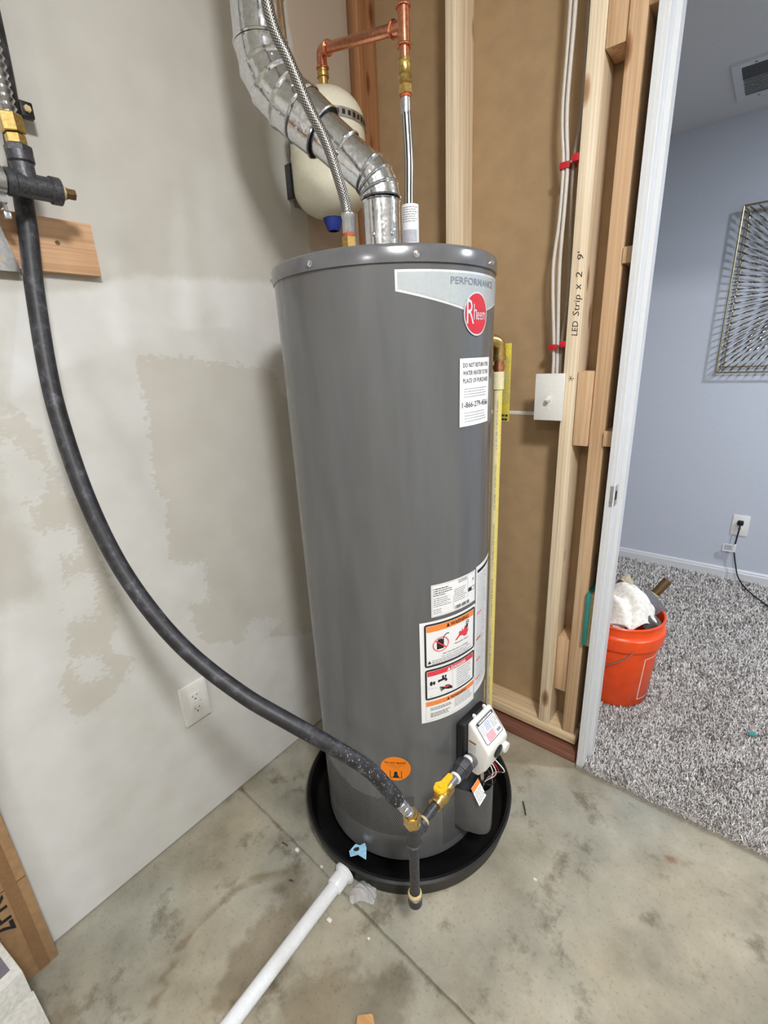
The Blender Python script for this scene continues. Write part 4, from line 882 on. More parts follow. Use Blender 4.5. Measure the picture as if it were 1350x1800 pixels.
# expansion tank
XT = root('expansion_tank', (tk.x, tk.y, 1.665), 'cream expansion tank with blue cap strapped to the wall behind the flue', 'tank')
rT = 0.098; prof = [(0.0, 1.668)]
for k in range(1, 9): a = PI / 2 * k / 8; prof.append((rT * math.sin(a), 1.735 - 0.067 * math.cos(a)))
prof += [(rT, 1.80), (rT + 0.0015, 1.803), (rT + 0.0015, 1.808), (rT, 1.811), (rT, 1.878)]
for k in range(1, 9): a = PI / 2 * k / 8; prof.append((rT * math.cos(a), 1.878 + 0.078 * math.sin(a)))
obj('shell', MB().lathe(prof, (tk.x, tk.y, 0), n=56), 'cream_tank', XT)
obj('blue_cap', MB().lathe([(0.013, 1.641), (0.016, 1.641), (0.0275, 1.670), (0.0275, 1.676), (0.0, 1.676)], (tk.x, tk.y, 0), n=28), 'blue_cap', XT)
obj('brass_fitting', MB().lathe([(0.014, 1.950), (0.014, 1.962), (0.0115, 1.964), (0.0115, 1.978), (0.0148, 1.979), (0.0148, 1.988), (0.0125, 1.990), (0.0125, 1.996), (0.0142, 1.997), (0.0138, 2.001)], (tk.x, tk.y, 0), n=24), 'brass', XT)
obj('strap', MB().lathe([(rT + 0.0006, 1.862), (rT + 0.0025, 1.862), (rT + 0.0025, 1.882), (rT + 0.0006, 1.882)], (tk.x, tk.y, 0), n=56), 'steel', XT)
for k in range(20):
    a = math.radians(-120 + k * 9); c_ = Vector((tk.x + (rT + 0.0028) * math.cos(a), tk.y + (rT + 0.0028) * math.sin(a), 1.872)); tt = Vector((-math.sin(a), math.cos(a), 0))
    flat('strap_slot', MB().add([c_ + tt * x + Vector((0, 0, y)) for x, y in ((-.004, -.005), (.004, -.005), (.004, .005), (-.004, .005))], [(0, 1, 2, 3)]), 'black', XT)
a = math.radians(-62); c_ = Vector((tk.x + (rT + 0.008) * math.cos(a), tk.y + (rT + 0.008) * math.sin(a), 1.880)); obj('clamp_screw', MB().cyl(c_ + Vector((-0.016, -0.008, 0.002)), c_ + Vector((0.018, 0.010, -0.002)), 0.0055, n=12), 'steel', XT)
flat('wall_bracket', MB().box((0.0005, tk.y - 0.02, 1.72), (0.004, tk.y + 0.02, 1.93)), 'steel', XT)
flat('wall_bracket', MB().box((0.0008, tk.y - 0.043, 1.735), (0.022, tk.y - 0.038, 1.815)), 'iron', XT)

# ================================================================== GAS LINE AT THE HEATER
GX, GZ = 0.7005, 0.358
GP = root('gas_pipe', (GX, -0.755, 0.15), 'black iron gas pipe with yellow shut-off valve and drip leg in front of the heater', 'gas pipe')
Yv = lambda y, z=GZ, x=GX: Vector((x, y, z))
obj('union', MB().lathe([(0.0135, 0), (0.0135, 0.006), (0.021, 0.008), (0.0225, 0.011), (0.0225, 0.030), (0.0205, 0.034), (0.0175, 0.036), (0.0175, 0.052), (0.0145, 0.054)], Yv(-0.530), (0, -1, 0), 8, cap=True), 'iron', GP, angle=25)
obj('thread_tape', MB().cyl(Yv(-0.522), Yv(-0.531), 0.0135, n=20), 'paper', GP); obj('thread_tape', MB().cyl(Yv(-0.583), Yv(-0.590), 0.014, n=20), 'paper', GP)
obj('nipple', MB().cyl(Yv(-0.585), Yv(-0.625), 0.0107, n=20), 'iron_grey', GP)
bv = obj('ball_valve', MB().lathe([(0.0155, 0), (0.0155, 0.012), (0.012, 0.014), (0.0165, 0.02), (0.0185, 0.03), (0.0165, 0.04), (0.012, 0.046), (0.0155, 0.048), (0.0155, 0.060)], Yv(-0.616), (0, -1, 0), 20, cap=True), 'brass', GP)
obj('valve_stem', MB().cyl(Yv(-0.646, GZ + 0.012), Yv(-0.646, GZ + 0.024), 0.006), 'brass', bv)
import bmesh as _b
def plate(pts, z0, z1, bev=0.002):
    bm = _b.new(); A = [bm.verts.new((x, y, z0)) for x, y in pts]; B = [bm.verts.new((x, y, z1)) for x, y in pts]; n = len(pts)
    bm.faces.new(list(reversed(A))); bm.faces.new(B)
    for i in range(n): bm.faces.new((A[i], A[(i + 1) % n], B[(i + 1) % n], B[i]))
    _b.ops.recalc_face_normals(bm, faces=bm.faces[:]); _b.ops.bevel(bm, geom=bm.edges[:], offset=bev, segments=2, affect='EDGES'); bm.verts.index_update()
    m_ = MB().add([v.co.copy() for v in bm.verts], [[v.index for v in f.verts] for f in bm.faces]); bm.free(); return m_
hd = [(-0.013, -0.662), (0.006, -0.664), (0.014, -0.655), (0.013, -0.644), (0.008, -0.637), (0.0065, -0.606), (-0.0065, -0.606), (-0.009, -0.637), (-0.017, -0.645)]
obj('yellow_handle', plate([(GX + x, y) for x, y in hd], GZ + 0.021, GZ + 0.031), 'yellow', bv)
obj('handle_hub', MB().cyl(Yv(-0.649, GZ + 0.030), Yv(-0.649, GZ + 0.035), 0.006), 'yellow', bv)
obj('nipple', MB().cyl(Yv(-0.672), Yv(-0.745), 0.0107, n=20), 'iron', GP)
tee_y = -0.757
obj('tee', MB().lathe([(0.0145, -0.034), (0.0168, -0.033), (0.0168, -0.024), (0.0140, -0.021), (0.0140, 0.019), (0.0168, 0.022), (0.0168, 0.031), (0.0145, 0.032)], Yv(tee_y), (0, 0, 1), 24, cap=True), 'iron', GP)
obj('tee_branch', MB().lathe([(0.0140, 0), (0.0140, 0.020), (0.0168, 0.023), (0.0168, 0.031), (0.0125, 0.032)], Yv(tee_y), (0, 1, 0), 24, cap=True), 'iron', GP)
obj('pipe_dope', MB().cyl(Yv(-0.7245), Yv(-0.718), 0.0128, n=20), 'brass_dull', GP)
obj('drip_leg', MB().cyl(Yv(tee_y - 0.003, 0.175), Yv(tee_y, GZ - 0.02), 0.0107, n=20), 'iron', GP)
obj('pipe_dope', MB().lathe([(0.0118, 0.0), (0.0155, 0.004), (0.0155, 0.01), (0.0118, 0.014)], Yv(tee_y - 0.003, 0.176), (0, 0, 1), 20), 'brass_dull', GP)
obj('end_cap', MB().lathe([(0.0, 0.150), (0.012, 0.151), (0.0158, 0.155), (0.0160, 0.176), (0.0125, 0.178)], (GX, tee_y - 0.003, 0), n=24), 'iron', GP)
# black flexible gas hose
GH = root('gas_hose', (0.03, -0.955, 1.2), 'long dusty black gas hose sweeping from the left wall down to the heater', 'hose')
hp_ = [(0.028, -0.940, 2.3), (0.028, -0.940, 1.95), (0.028, -0.943, 1.80), (0.033, -0.954, 1.68), (0.038, -0.968, 1.555), (0.045, -0.983, 1.461), (0.078, -1.006, 1.322), (0.11, -1.018, 1.221), (0.155, -1.022, 1.085), (0.205, -1.014, 0.96), (0.270, -0.995, 0.854), (0.338, -0.967, 0.769), (0.430, -0.927, 0.694), (0.51, -0.888, 0.644), (0.583, -0.843, 0.587), (0.635, -0.803, 0.528), (0.678, -0.775, 0.453)]
sl = obj('sleeve', MB().tube(spline(hp_, 10), 0.0155, 20), 'rubber', GH)
vz = np.array([v.co[:] for v in sl.data.vertices]) + np.array([0.03, -0.955, 1.2]); set_attr(sl, 'dust', np.clip((vz[:, 0] - 0.45) * 5, 0, 0.75))
ce0, ce1 = Vector((0.675, -0.777, 0.459)), Vector((0.6985, -0.760, 0.412)); P = []; Rr = []
for k in range(61): P.append(ce0.lerp(ce1, k / 60)); Rr.append(0.0092 + 0.0022 * math.cos(k / 60 * 2 * PI * 8))
obj('corrugated_end', MB().tube(P, Rr, 20), 'steel', GH)
dn = (ce1 - ce0).normalized()
obj('brass_nut', MB().hexa(Vector((GX - 0.001, tee_y - 0.001, 0.388)), Vector((0.6990, -0.7595, 0.416)), 0.0180), 'brass', GH); obj('nut_collar', MB().cyl((0.6995, -0.7592, 0.4145), (0.6975, -0.7608, 0.4205), 0.0132, n=20), 'brass', GH)
obj('brass_adapter', MB().cyl((GX, tee_y, 0.386), (GX, tee_y, 0.392), 0.0150, n=20), 'brass_dull', GH)
# ================================================================== GAS MANIFOLD ON THE LEFT WALL
MX, MZ = 0.098, 1.6065
GM = root('gas_manifold', (MX, -0.975, MZ), 'dark iron gas tee with brass plug on the left wall', 'gas pipe')
obj('pipe', MB().cyl((MX, -1.45, MZ), (MX, -0.99, MZ), 0.0155, n=24), 'iron', GM)
obj('tee', MB().lathe([(0.0185, 0), (0.0205, 0.002), (0.0205, 0.012), (0.0185, 0.014), (0.0185, 0.063), (0.0212, 0.065), (0.0212, 0.079), (0.017, 0.080)], (MX, -1.003, MZ), (0, 1, 0), 8 if False else 24, cap=True), 'iron', GM)
obj('tee_branch', MB().lathe([(0.0168, 0), (0.0168, 0.030), (0.0195, 0.033), (0.0195, 0.046), (0.0165, 0.047)], (MX, -0.972, MZ), (0, 0, 1), 24, cap=True), 'iron', GM)
obj('reducer_bushing', MB().hexa((MX, -0.972, MZ + 0.044), (MX, -0.972, MZ + 0.056), 0.0200), 'iron', GM)
obj('thread_tape', MB().cyl((MX, -0.924, MZ), (MX, -0.917, MZ), 0.0115, n=20), 'brass_dull', GM)
obj('brass_plug', MB().lathe([(0.0105, 0), (0.0105, 0.003), (0.0092, 0.004), (0.0092, 0.016), (0.008, 0.0175)], (MX, -0.9175, MZ), (0, 1, 0), 6, cap=True), 'darkpipe', GM, angle=25)
SC = root('stainless_connector', (MX, -0.972, MZ + 0.056), 'corrugated stainless gas connector rising from brass nuts by the left edge', 'hose')
obj('brass_nut', MB().hexa((MX, -0.972, MZ + 0.056), (MX, -0.972, MZ + 0.071), 0.0150), 'brass', SC); obj('brass_nut', MB().hexa((MX, -0.9725, MZ + 0.072), (MX, -0.973, MZ + 0.098), 0.0175), 'brass', SC)
P = []; Rr = []
for k in range(161): P.append(Vector((MX, -0.973 - 0.0, MZ + 0.096 + k * 0.00275))); Rr.append(0.0112 + 0.002 * math.cos(k * 2 * PI / 4))
obj('corrugated_tube', MB().tube(P, Rr, 20), 'steel', SC)
HC_ = root('hose_clamp', (0.028, -0.949, 1.74), 'black bolted clamp holding the hose against the wall', 'clamp')
obj('clamp_band', MB().lathe([(0.0158, -0.012), (0.019, -0.012), (0.019, 0.012), (0.0158, 0.012)], (0.028, -0.949, 1.745), (0, 0, 1), 28), 'black_plastic', HC_)
obj('clamp_ear', MB().box((0.022, -0.934, 1.733), (0.036, -0.912, 1.757), bev=0.002), 'black_plastic', HC_); obj('bolt', MB().hexa((0.036, -0.922, 1.745), (0.041, -0.922, 1.745), 0.0062), 'brass_dull', HC_)
obj('clamp_foot', MB().box((0.0005, -0.96, 1.735), (0.014, -0.938, 1.755)), 'black_plastic', HC_)
BD = root('mounting_board', (0.01, -1.1, 1.49), 'short cedar board screwed to the left wall below the gas tee', 'board')
obj('board', MB().box((0.0003, -1.45, 1.490), (0.0185, -0.850, 1.584), bev=0.0015), 'board_y', BD)
for y, z in ((-0.918, 1.542), (-1.30, 1.542)): obj('screw', MB().lathe([(0.0042, 0), (0.0042, 0.0006), (0.0, 0.0002)], (0.0185, y, z), (1, 0, 0), 10), 'darkpipe', BD)
BR = root('pipe_bracket', (0.02, -1.02, 1.5), 'galvanised bracket strap holding the gas pipe on the cedar board', 'bracket')
pl = MB(); P = [(-1.075, 1.484), (-0.990, 1.484), (-1.004, 1.556), (-1.008, 1.595), (-1.075, 1.595)]; n = 5
pl.add([(0.0188, y, z) for y, z in P] + [(0.0215, y, z) for y, z in P], [tuple(reversed(range(n))), tuple(range(n, 2 * n))] + [(i, (i + 1) % n, n + (i + 1) % n, n + i) for i in range(n)])
flat('bracket_plate', pl, 'steel', BR); obj('screw', MB().lathe([(0.0055, 0), (0.0052, 0.0014), (0.0, 0.0018)], (0.0215, -1.020, 1.5035), (1, 0, 0), 14), 'brass_dull', BR)
obj('strap_ring', MB().lathe([(0.0160, -0.011), (0.0205, -0.011), (0.0205, 0.011), (0.0160, 0.011)], (MX, -1.017, MZ), (0, 1, 0), 32), 'steel', BR)
flat('strap_arm', MB().box((0.0215, -1.028, 1.575), (MX, -1.006, 1.5865)), 'steel', BR)
obj('wing_bolt', MB().cyl((0.075, -1.005, 1.566), (0.075, -1.005, 1.586), 0.003, n=10).box((0.071, -1.010, 1.556), (0.079, -1.000, 1.568), bev=0.001), 'steel', BR)

# ================================================================== SOCKET ON THE LEFT WALL
GO = root('wall_outlet', (0.0, -0.841, 0.407), 'white outlet with test buttons on the patched left wall', 'outlet')
oy, oz = -0.8405, 0.4075
pm = MB(); pm.box((0.0003, oy - 0.0395, oz - 0.0625), (0.0105, oy + 0.0395, oz + 0.0625), bev=0.003); obj('cover_plate', pm, 'white_plastic', GO)
fc = obj('receptacle_face', MB().box((0.010, oy - 0.0165, oz - 0.0335), (0.0128, oy + 0.0165, oz + 0.0335), bev=0.0008), 'white_plastic', GO)
for s in (1, -1):
    zc = oz + s * 0.0205
    for dy, hh in ((-0.0062, 0.0042), (0.0062, 0.0036)): flat('slot', MB().box((0.0127, oy + dy - 0.0009, zc + 0.001 - hh + 0.004), (0.0131, oy + dy + 0.0009, zc + 0.004 + hh - 0.001)), 'black', fc)
    obj('ground_hole', MB().cyl((0.0127, oy, zc - 0.0065), (0.0131, oy, zc - 0.0065), 0.0023, n=12), 'black', fc)
for dz in (0.0042, -0.0042): obj('test_button', MB().box((0.0127, oy - 0.0085, oz + dz - 0.0028), (0.0142, oy + 0.0075, oz + dz + 0.0028), bev=0.0006), 'white_plastic', fc)
flat('indicator', MB().box((0.0127, oy + 0.0125, oz - 0.0005), (0.0131, oy + 0.0143, oz + 0.0015)), 'black', fc)
for dz in (0.048, -0.048): obj('plate_screw', MB().lathe([(0.0032, 0), (0.003, 0.0007), (0, 0.0009)], (0.0105, oy, oz + dz), (1, 0, 0), 12), 'white_plastic', GO)

# ================================================================== LIGHT SWITCH AND CABLES
SWT = root('light_switch', (0.6605, -0.01, 1.18), 'white toggle light switch with wall plate beside the marked stud', 'light switch')
sx, sz = 0.6605, 1.1805
obj('wall_plate', MB().box((sx - 0.0405, -0.0165, sz - 0.063), (sx + 0.0405, -0.0105, sz + 0.063), bev=0.0026), 'white_plastic', SWT)
flat('device_box', MB().box((0.634, -0.0105, 1.128), (0.6885, 0.055, 1.225)), 'white_plastic', SWT)
flat('toggle_slot', MB().box((sx - 0.006, -0.0170, sz - 0.013), (sx + 0.006, -0.0163, sz + 0.013)), 'white_plastic', SWT)
tm_ = Matrix.Translation((sx, -0.0165, sz)) @ Matrix.Rotation(math.radians(28), 4, 'X'); obj('toggle', MB().box((-0.005, -0.018, -0.0048), (0.005, 0.004, 0.0048), M=tm_, bev=0.0012), 'white_plastic', SWT)
flat('toggle_mark', MB().box((sx - 0.004, -0.0173, sz - 0.0115), (sx + 0.004, -0.0170, sz - 0.0095)), 'ink', SWT)
for dz in (0.030, -0.030): obj('plate_screw', MB().lathe([(0.0034, 0), (0.0032, 0.0008), (0, 0.001)], (sx, -0.0165, sz + dz), (0, -1, 0), 12), 'white_plastic', SWT)
cabs = [('pale cable nearest the brown wall among three above the switch', 'cable', [(0.632, 0.03, 2.4), (0.637, 0.028, 2.05), (0.634, 0.028, 1.85), (0.644, 0.028, 1.735), (0.643, 0.028, 1.62), (0.634, 0.03, 1.50), (0.649, 0.03, 1.315), (0.652, 0.03, 1.225)]),
        ('middle pale cable of the three clipped beside the stud', 'cable', [(0.650, 0.020, 2.4), (0.651, 0.020, 2.05), (0.647, 0.020, 1.85), (0.6545, 0.026, 1.735), (0.656, 0.022, 1.65), (0.652, 0.026, 1.50), (0.6595, 0.03, 1.315), (0.663, 0.03, 1.225)]),
        ('dim grey cable tucked tight against the marked stud', 'cable_grey', [(0.678, 0.035, 2.4), (0.676, 0.035, 2.05), (0.676, 0.04, 1.85), (0.667, 0.034, 1.735), (0.668, 0.04, 1.60), (0.672, 0.045, 1.45), (0.669, 0.034, 1.315), (0.672, 0.035, 1.225)])]
for lab, mt, P in cabs:
    m_ = MB().tube(spline(P, 8), 0.0046, 12); o = obj('electrical_cable', m_, mt, loc=(P[0][0], P[0][1], 1.225)); tag(o, lab, 'cable', 'cables beside the stud')
for z, lab in ((1.732, 'upper red cable clip nailed to the stud'), (1.311, 'lower red cable clip just above the switch')):
    r_ = root('cable_clip', (0.668, 0.03, z), lab, 'cable clip', 'red cable clips')
    obj('clip_band', MB().box((0.6375, 0.018, z - 0.007), (0.6625, 0.0215, z + 0.007), bev=0.001).box((0.6375, 0.0215, z - 0.007), (0.6395, 0.037, z + 0.007)).box((0.6375, 0.035, z - 0.007), (0.675, 0.038, z + 0.007)), 'red_plastic', r_)
    obj('clip_ear', MB().box((0.671, 0.005, z - 0.002), (0.6885, 0.030, z + 0.014), bev=0.0015), 'red_plastic', r_); obj('clip_nail', MB().cyl((0.666, 0.017, z + 0.003), (0.666, 0.024, z + 0.003), 0.0025, n=10), 'chrome', r_)
# handwriting on the stud, reading upwards
wr = plane_map((0.7085, 0.0, 0), (0, 0, 1), (-1, 0, 0), 0.0003)
d = Decal(wr, WB)
for s, u, sz_, wd in (('LED', 1.336, 0.022, 0.036), ('Strip', 1.384, 0.023, 0.050), ('x', 1.445, 0.026, 0.014), ('2', 1.472, 0.022, 0.014), ("9'", 1.514, 0.022, 0.019)):
    d.text('handwriting', 'ink', s, u, -0.010 if s != '9' else -0.008, sz_, 0, width=wd, shear=0.15, bold=0.0)
d.line('handwriting', 'ink', (1.222, -0.006), (1.236, 0.002), .0012, 0); d.line('handwriting', 'ink', (1.222, 0.002), (1.236, -0.004), .0012, 0); d.line('handwriting', 'ink', (1.229, -0.012), (1.229, 0.004), .0012, 0)
d.done()

# ================================================================== NEXT ROOM
AX0, AX1, AZ0, AZ1 = 0.905, 1.665, 1.155, 1.905; ACX, ACZ = (AX0 + AX1) / 2, (AZ0 + AZ1) / 2
AR = root('wire_wall_art', (ACX, FY, ACZ), 'gold square wire wall art of twisted rods bursting from its centre', 'wall art')
def bar(a, b, r_): return MB().cyl(a, b, r_, n=8)
yf = FY - 0.045; yb = FY - 0.012
cr = [(AX0, AZ0), (AX1, AZ0), (AX1, AZ1), (AX0, AZ1)]
for i in range(4):
    a, b = cr[i], cr[(i + 1) % 4]; obj('frame_bar', bar((a[0], yf, a[1]), (b[0], yf, b[1]), 0.0045), 'gold', AR)
    f = lambda q: (ACX + (q[0] - ACX) * 0.93, yb, ACZ + (q[1] - ACZ) * 0.93)
    obj('rear_frame_bar', bar(f(a), f(b), 0.003), 'gold', AR); obj('standoff', bar((a[0], yf, a[1]), f(a), 0.003), 'gold', AR)
rim = []
for k in range(22): rim.append((AX0, AZ0 + (AZ1 - AZ0) * (k + 0.5) / 22)); rim.append((AX1, AZ0 + (AZ1 - AZ0) * (k + 0.5) / 22)); rim.append((AX0 + (AX1 - AX0) * (k + 0.5) / 22, AZ0)); rim.append((AX0 + (AX1 - AX0) * (k + 0.5) / 22, AZ1))
for (x, z) in rim:
    a = Vector((x, yf, z)); c_ = Vector((ACX, yf - 0.006, ACZ)); b = c_ + (a - c_).normalized() * 0.045; b.y = yf - 0.006
    ax = (b - a).normalized(); L = (b - a).length; n = int(L / 0.012); e1_ = Vector((0, 1, 0)); e2_ = ax.cross(e1_)
    V = []; F = []
    for i in range(n + 1):
        th = i * 0.62; d_ = e1_ * math.cos(th) + e2_ * math.sin(th); d2 = -e1_ * math.sin(th) + e2_ * math.cos(th); p_ = a + ax * L * i / n
        V += [p_ + d_ * 0.0042, p_ + d2 * 0.0009, p_ - d_ * 0.0042, p_ - d2 * 0.0009]
    for i in range(n):
        for k in range(4): F.append((i * 4 + k, i * 4 + (k + 1) % 4, i * 4 + 4 + (k + 1) % 4, i * 4 + 4 + k))
    flat('twisted_rod', MB().add(V, F), 'darkgold', AR)
obj('centre_ring', MB().ring((ACX, yf - 0.006, ACZ), (0, 1, 0), 0.045, 0.004, 32, 6), 'gold', AR)
# wall outlet, plug, cord
WO = root('wall_outlet', (1.135, FY, 0.34), 'white outlet above the baseboard with a black plug in it', 'outlet')
obj('cover_plate', MB().box((1.097, FY - 0.006, 0.279), (1.172, FY - 0.0003, 0.397), bev=0.002), 'white_plastic', WO)
for z in (0.358, 0.318):
    f_ = obj('receptacle', MB().lathe([(0.0, 0.002), (0.0165, 0.002), (0.0165, 0)], (1.1345, FY - 0.006, z), (0, -1, 0), 24), 'white_plastic', WO)
    if z < 0.33:
        for dx in (-0.006, 0.006): flat('slot', MB().box((1.1345 + dx - 0.001, FY - 0.0085, z - 0.002), (1.1345 + dx + 0.001, FY - 0.0079, z + 0.006)), 'black', f_)
        obj('ground_hole', MB().cyl((1.1345, FY - 0.0085, z - 0.007), (1.1345, FY - 0.0079, z - 0.007), 0.0024, n=10), 'black', f_)
PG = root('power_cord', (1.1345, FY - 0.02, 0.02), 'black power cord hanging from the outlet to the carpet with a white tag', 'cord')
obj('plug', MB().box((1.121, FY - 0.030, 0.345), (1.148, FY - 0.0082, 0.370), bev=0.004), 'black_plastic', PG)
obj('cord', MB().tube(spline([(1.1345, FY - 0.024, 0.350), (1.1345, FY - 0.030, 0.325), (1.131, FY - 0.030, 0.26), (1.131, FY - 0.034, 0.20), (1.150, FY - 0.045, 0.12), (1.172, FY - 0.07, 0.06), (1.21, FY - 0.13, 0.033), (1.27, FY - 0.24, 0.031), (1.36, FY - 0.34, 0.031), (1.6, FY - 0.4, 0.031)], 8), 0.0036, 10), 'black_plastic', PG)
tg2 = flat('cord_tag', MB().box((1.078, FY - 0.036, 0.188), (1.132, FY - 0.0355, 0.232)), 'paper', PG)
flat('tag_print', MB().box((1.084, FY - 0.0364, 0.195), (1.120, FY - 0.0360, 0.226)), 'ink_light', tg2)
flat('tag_wrap', MB().box((1.127, FY - 0.040, 0.19), (1.136, FY - 0.029, 0.236)), 'paper', PG)
# ceiling register
CR = root('ceiling_register', (1.05, 1.41, 2.29), 'white metal air register in the ceiling of the carpeted room', 'air vent')
rx0, rx1, ry0, ry1 = 0.825, 1.21, 1.235, 1.585; zc = 2.2908
for a, b in (((rx0, ry0), (rx1, ry0 + 0.03)), ((rx0, ry1 - 0.04), (rx1, ry1)), ((rx0, ry0 + 0.03), (rx0 + 0.03, ry1 - 0.04)), ((rx1 - 0.03, ry0 + 0.03), (rx1, ry1 - 0.04))): flat('frame_bar', MB().box((a[0], a[1], zc - 0.008), (b[0], b[1], zc)), 'white_trim', CR)
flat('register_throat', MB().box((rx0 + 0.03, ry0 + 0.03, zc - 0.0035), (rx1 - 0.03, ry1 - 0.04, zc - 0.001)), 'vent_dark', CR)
for k in range(9):
    y = ry0 + 0.145 + k * 0.0165; M_ = Matrix.Translation((0, y, zc - 0.006)) @ Matrix.Rotation(math.radians(35), 4, 'X'); flat('louver', MB().box((rx0 + 0.03, -0.009, -0.0006), (rx1 - 0.03, 0.009, 0.0006), M=M_), 'white_trim', CR)
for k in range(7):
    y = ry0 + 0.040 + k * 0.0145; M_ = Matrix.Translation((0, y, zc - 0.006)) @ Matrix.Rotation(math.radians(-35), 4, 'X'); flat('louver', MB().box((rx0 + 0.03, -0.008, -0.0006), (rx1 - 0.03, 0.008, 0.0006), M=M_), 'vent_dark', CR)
for y in (ry0 + 0.014, ry1 - 0.02): obj('screw', MB().lathe([(0.005, 0), (0.004, 0.002), (0, 0.0025)], (0.90, y, zc - 0.008), (0, 0, -1), 10), 'iron_grey', CR)

# bucket and what is in it
BX, BY = 0.83, 0.42
BK = root('bucket', (BX, BY, 0.02), 'orange plastic bucket on the carpet behind the door jamb', 'bucket')
s = 0.98; z0 = 0.018
pf = [(0.0, z0), (0.124, z0), (0.1275, z0 + 0.004), (0.1435, 0.262), (0.1435, 0.268), (0.156, 0.272), (0.1585, 0.300), (0.1575, 0.318), (0.150, 0.323), (0.1478, 0.330), (0.1478, 0.352), (0.1515, 0.354), (0.1525, 0.362), (0.1495, 0.366), (0.1455, 0.364), (0.1445, 0.355), (0.138, 0.25), (0.121, z0 + 0.006), (0.0, z0 + 0.006)]
obj('bucket_body', MB().lathe([(r_ * s, z) for r_, z in pf], (BX, BY, 0), n=72), 'bucket', BK, angle=40)
P = []
for k in range(25):
    a = PI * k / 24; an = math.radians(-120); P.append(Vector((BX, BY, 0.278)) + Vector((math.cos(math.radians(-60)) * math.cos(a), math.sin(math.radians(-60)) * math.cos(a), 0)) * 0.159 + Vector((math.cos(math.radians(-150)), math.sin(math.radians(-150)), 0)) * (0.172 * math.sin(a)) + Vector((0, 0, -0.12 * math.sin(a) ** 0.8)))
hb = obj('bail_handle', MB().tube(P, 0.0022, 8), 'steel', BK)
pmq = lambda u, v, k: Vector((BX + (0.1275 + (v - 0.022) * 0.0667 + 0.0006) * s * math.cos(u), BY + (0.1275 + (v - 0.022) * 0.0667 + 0.0006) * s * math.sin(u), v))
d = Decal(pmq, BK)
for a, b in (((-0.62, 0.05), (-0.62, 0.232)), ((-0.62, 0.05), (0.9, 0.05)), ((-0.62, 0.232), (0.9, 0.232))):
    n = 14
    for k in range(n):
        q = [(a[0] + (b[0] - a[0]) * (k + e) / n, a[1] + (b[1] - a[1]) * (k + e) / n) for e in (0, 1)]
        if a[0] == b[0]: d.put('printed_border', 'paper', [(q[0][0] - .012, q[0][1]), (q[0][0] + .012, q[0][1]), (q[1][0] + .012, q[1][1]), (q[1][0] - .012, q[1][1])], [(0, 1, 2, 3)], 0)
        else: d.put('printed_border', 'paper', [(q[0][0], q[0][1] - .0015), (q[1][0], q[1][1] - .0015), (q[1][0], q[1][1] + .0015), (q[0][0], q[0][1] + .0015)], [(0, 1, 2, 3)], 0)
d.done()
def cloth(name, cxyz, rx, ry, h, seed, mat, sag=0.5, tw=0.0):
    r_ = np.random.default_rng(seed); n = 44; V = []; ph = r_.uniform(0, 6.28, 12); am = r_.uniform(0.5, 1, 12); fr = r_.uniform(2, 7, (12, 2))
    for i in range(n + 1):
        for j_ in range(n + 1):
            u, v = -1 + 2 * i / n, -1 + 2 * j_ / n; q = math.hypot(u, v); sc_ = max(abs(u), abs(v)) / max(q, 1e-6) if q > 0 else 1
            uu, vv = u * (0.55 + 0.45 * sc_), v * (0.55 + 0.45 * sc_)
            f = sum(am[k] * math.sin(fr[k, 0] * uu * 1.6 + fr[k, 1] * vv * 1.6 + ph[k]) for k in range(12)) / 12
            g_ = abs(math.sin(3.1 * uu + 2.2 * vv + ph[0] + 0.8 * math.sin(4 * vv))) ** 0.6
            z = h * (1 - 0.9 * min(1, (uu * uu + vv * vv))) ** 1.0 + 0.38 * h * f + 0.36 * h * g_ - sag * h * max(0, math.hypot(uu, vv) - 0.75)
            x = rx * (uu + 0.10 * f); y = ry * (vv + 0.12 * math.sin(3 * uu + ph[1]) * (0.4 + abs(vv))); c2, s2 = math.cos(tw), math.sin(tw)
            V.append((cxyz[0] + x * c2 - y * s2, cxyz[1] + x * s2 + y * c2, cxyz[2] + z))
    F = [(i * (n + 1) + j_, (i + 1) * (n + 1) + j_, (i + 1) * (n + 1) + j_ + 1, i * (n + 1) + j_ + 1) for i in range(n) for j_ in range(n)]
    return MB().add(V, F)
o = obj('rag', cloth('rag', (BX + 0.012, BY - 0.005, 0.335), 0.105, 0.100, 0.105, 5, 'rag', 0.4, 0.5), 'rag', loc=(BX, BY, 0.335), angle=180); tag(o, 'crumpled white rag heaped in the orange bucket', 'rag')
sd = o.modifiers.new('thick', 'SOLIDIFY'); sd.thickness = 0.0015
o = obj('paper_wad', cloth('pw', (BX - 0.02, BY - 0.085, 0.325), 0.055, 0.035, 0.05, 9, 'paper', 0.3, 0.2), 'paper', loc=(BX, BY - 0.085, 0.325), angle=180); tag(o, 'small wad of white paper at the front of the bucket', 'paper')
o = obj('dust_cloth', cloth('dc', (BX - 0.01, BY + 0.075, 0.40), 0.045, 0.035, 0.05, 12, 'rag', 0.3, 0.9), simple('dirty_cloth', (176, 164, 140), 0.95, var=0.2, vscale=40, bump=0.4), loc=(BX - 0.01, BY + 0.075, 0.4), angle=180); tag(o, 'dirty grey cloth tuft poking up at the back of the bucket', 'rag')
OP = root('pipe_offcut', (BX + 0.08, BY + 0.03, 0.3), 'old brown pipe offcut sticking out of the bucket', 'pipe')
pa, pb = Vector((BX + 0.035, BY + 0.03, 0.32)), Vector((BX + 0.125, BY + 0.105, 0.475)); px = (pb - pa).normalized()
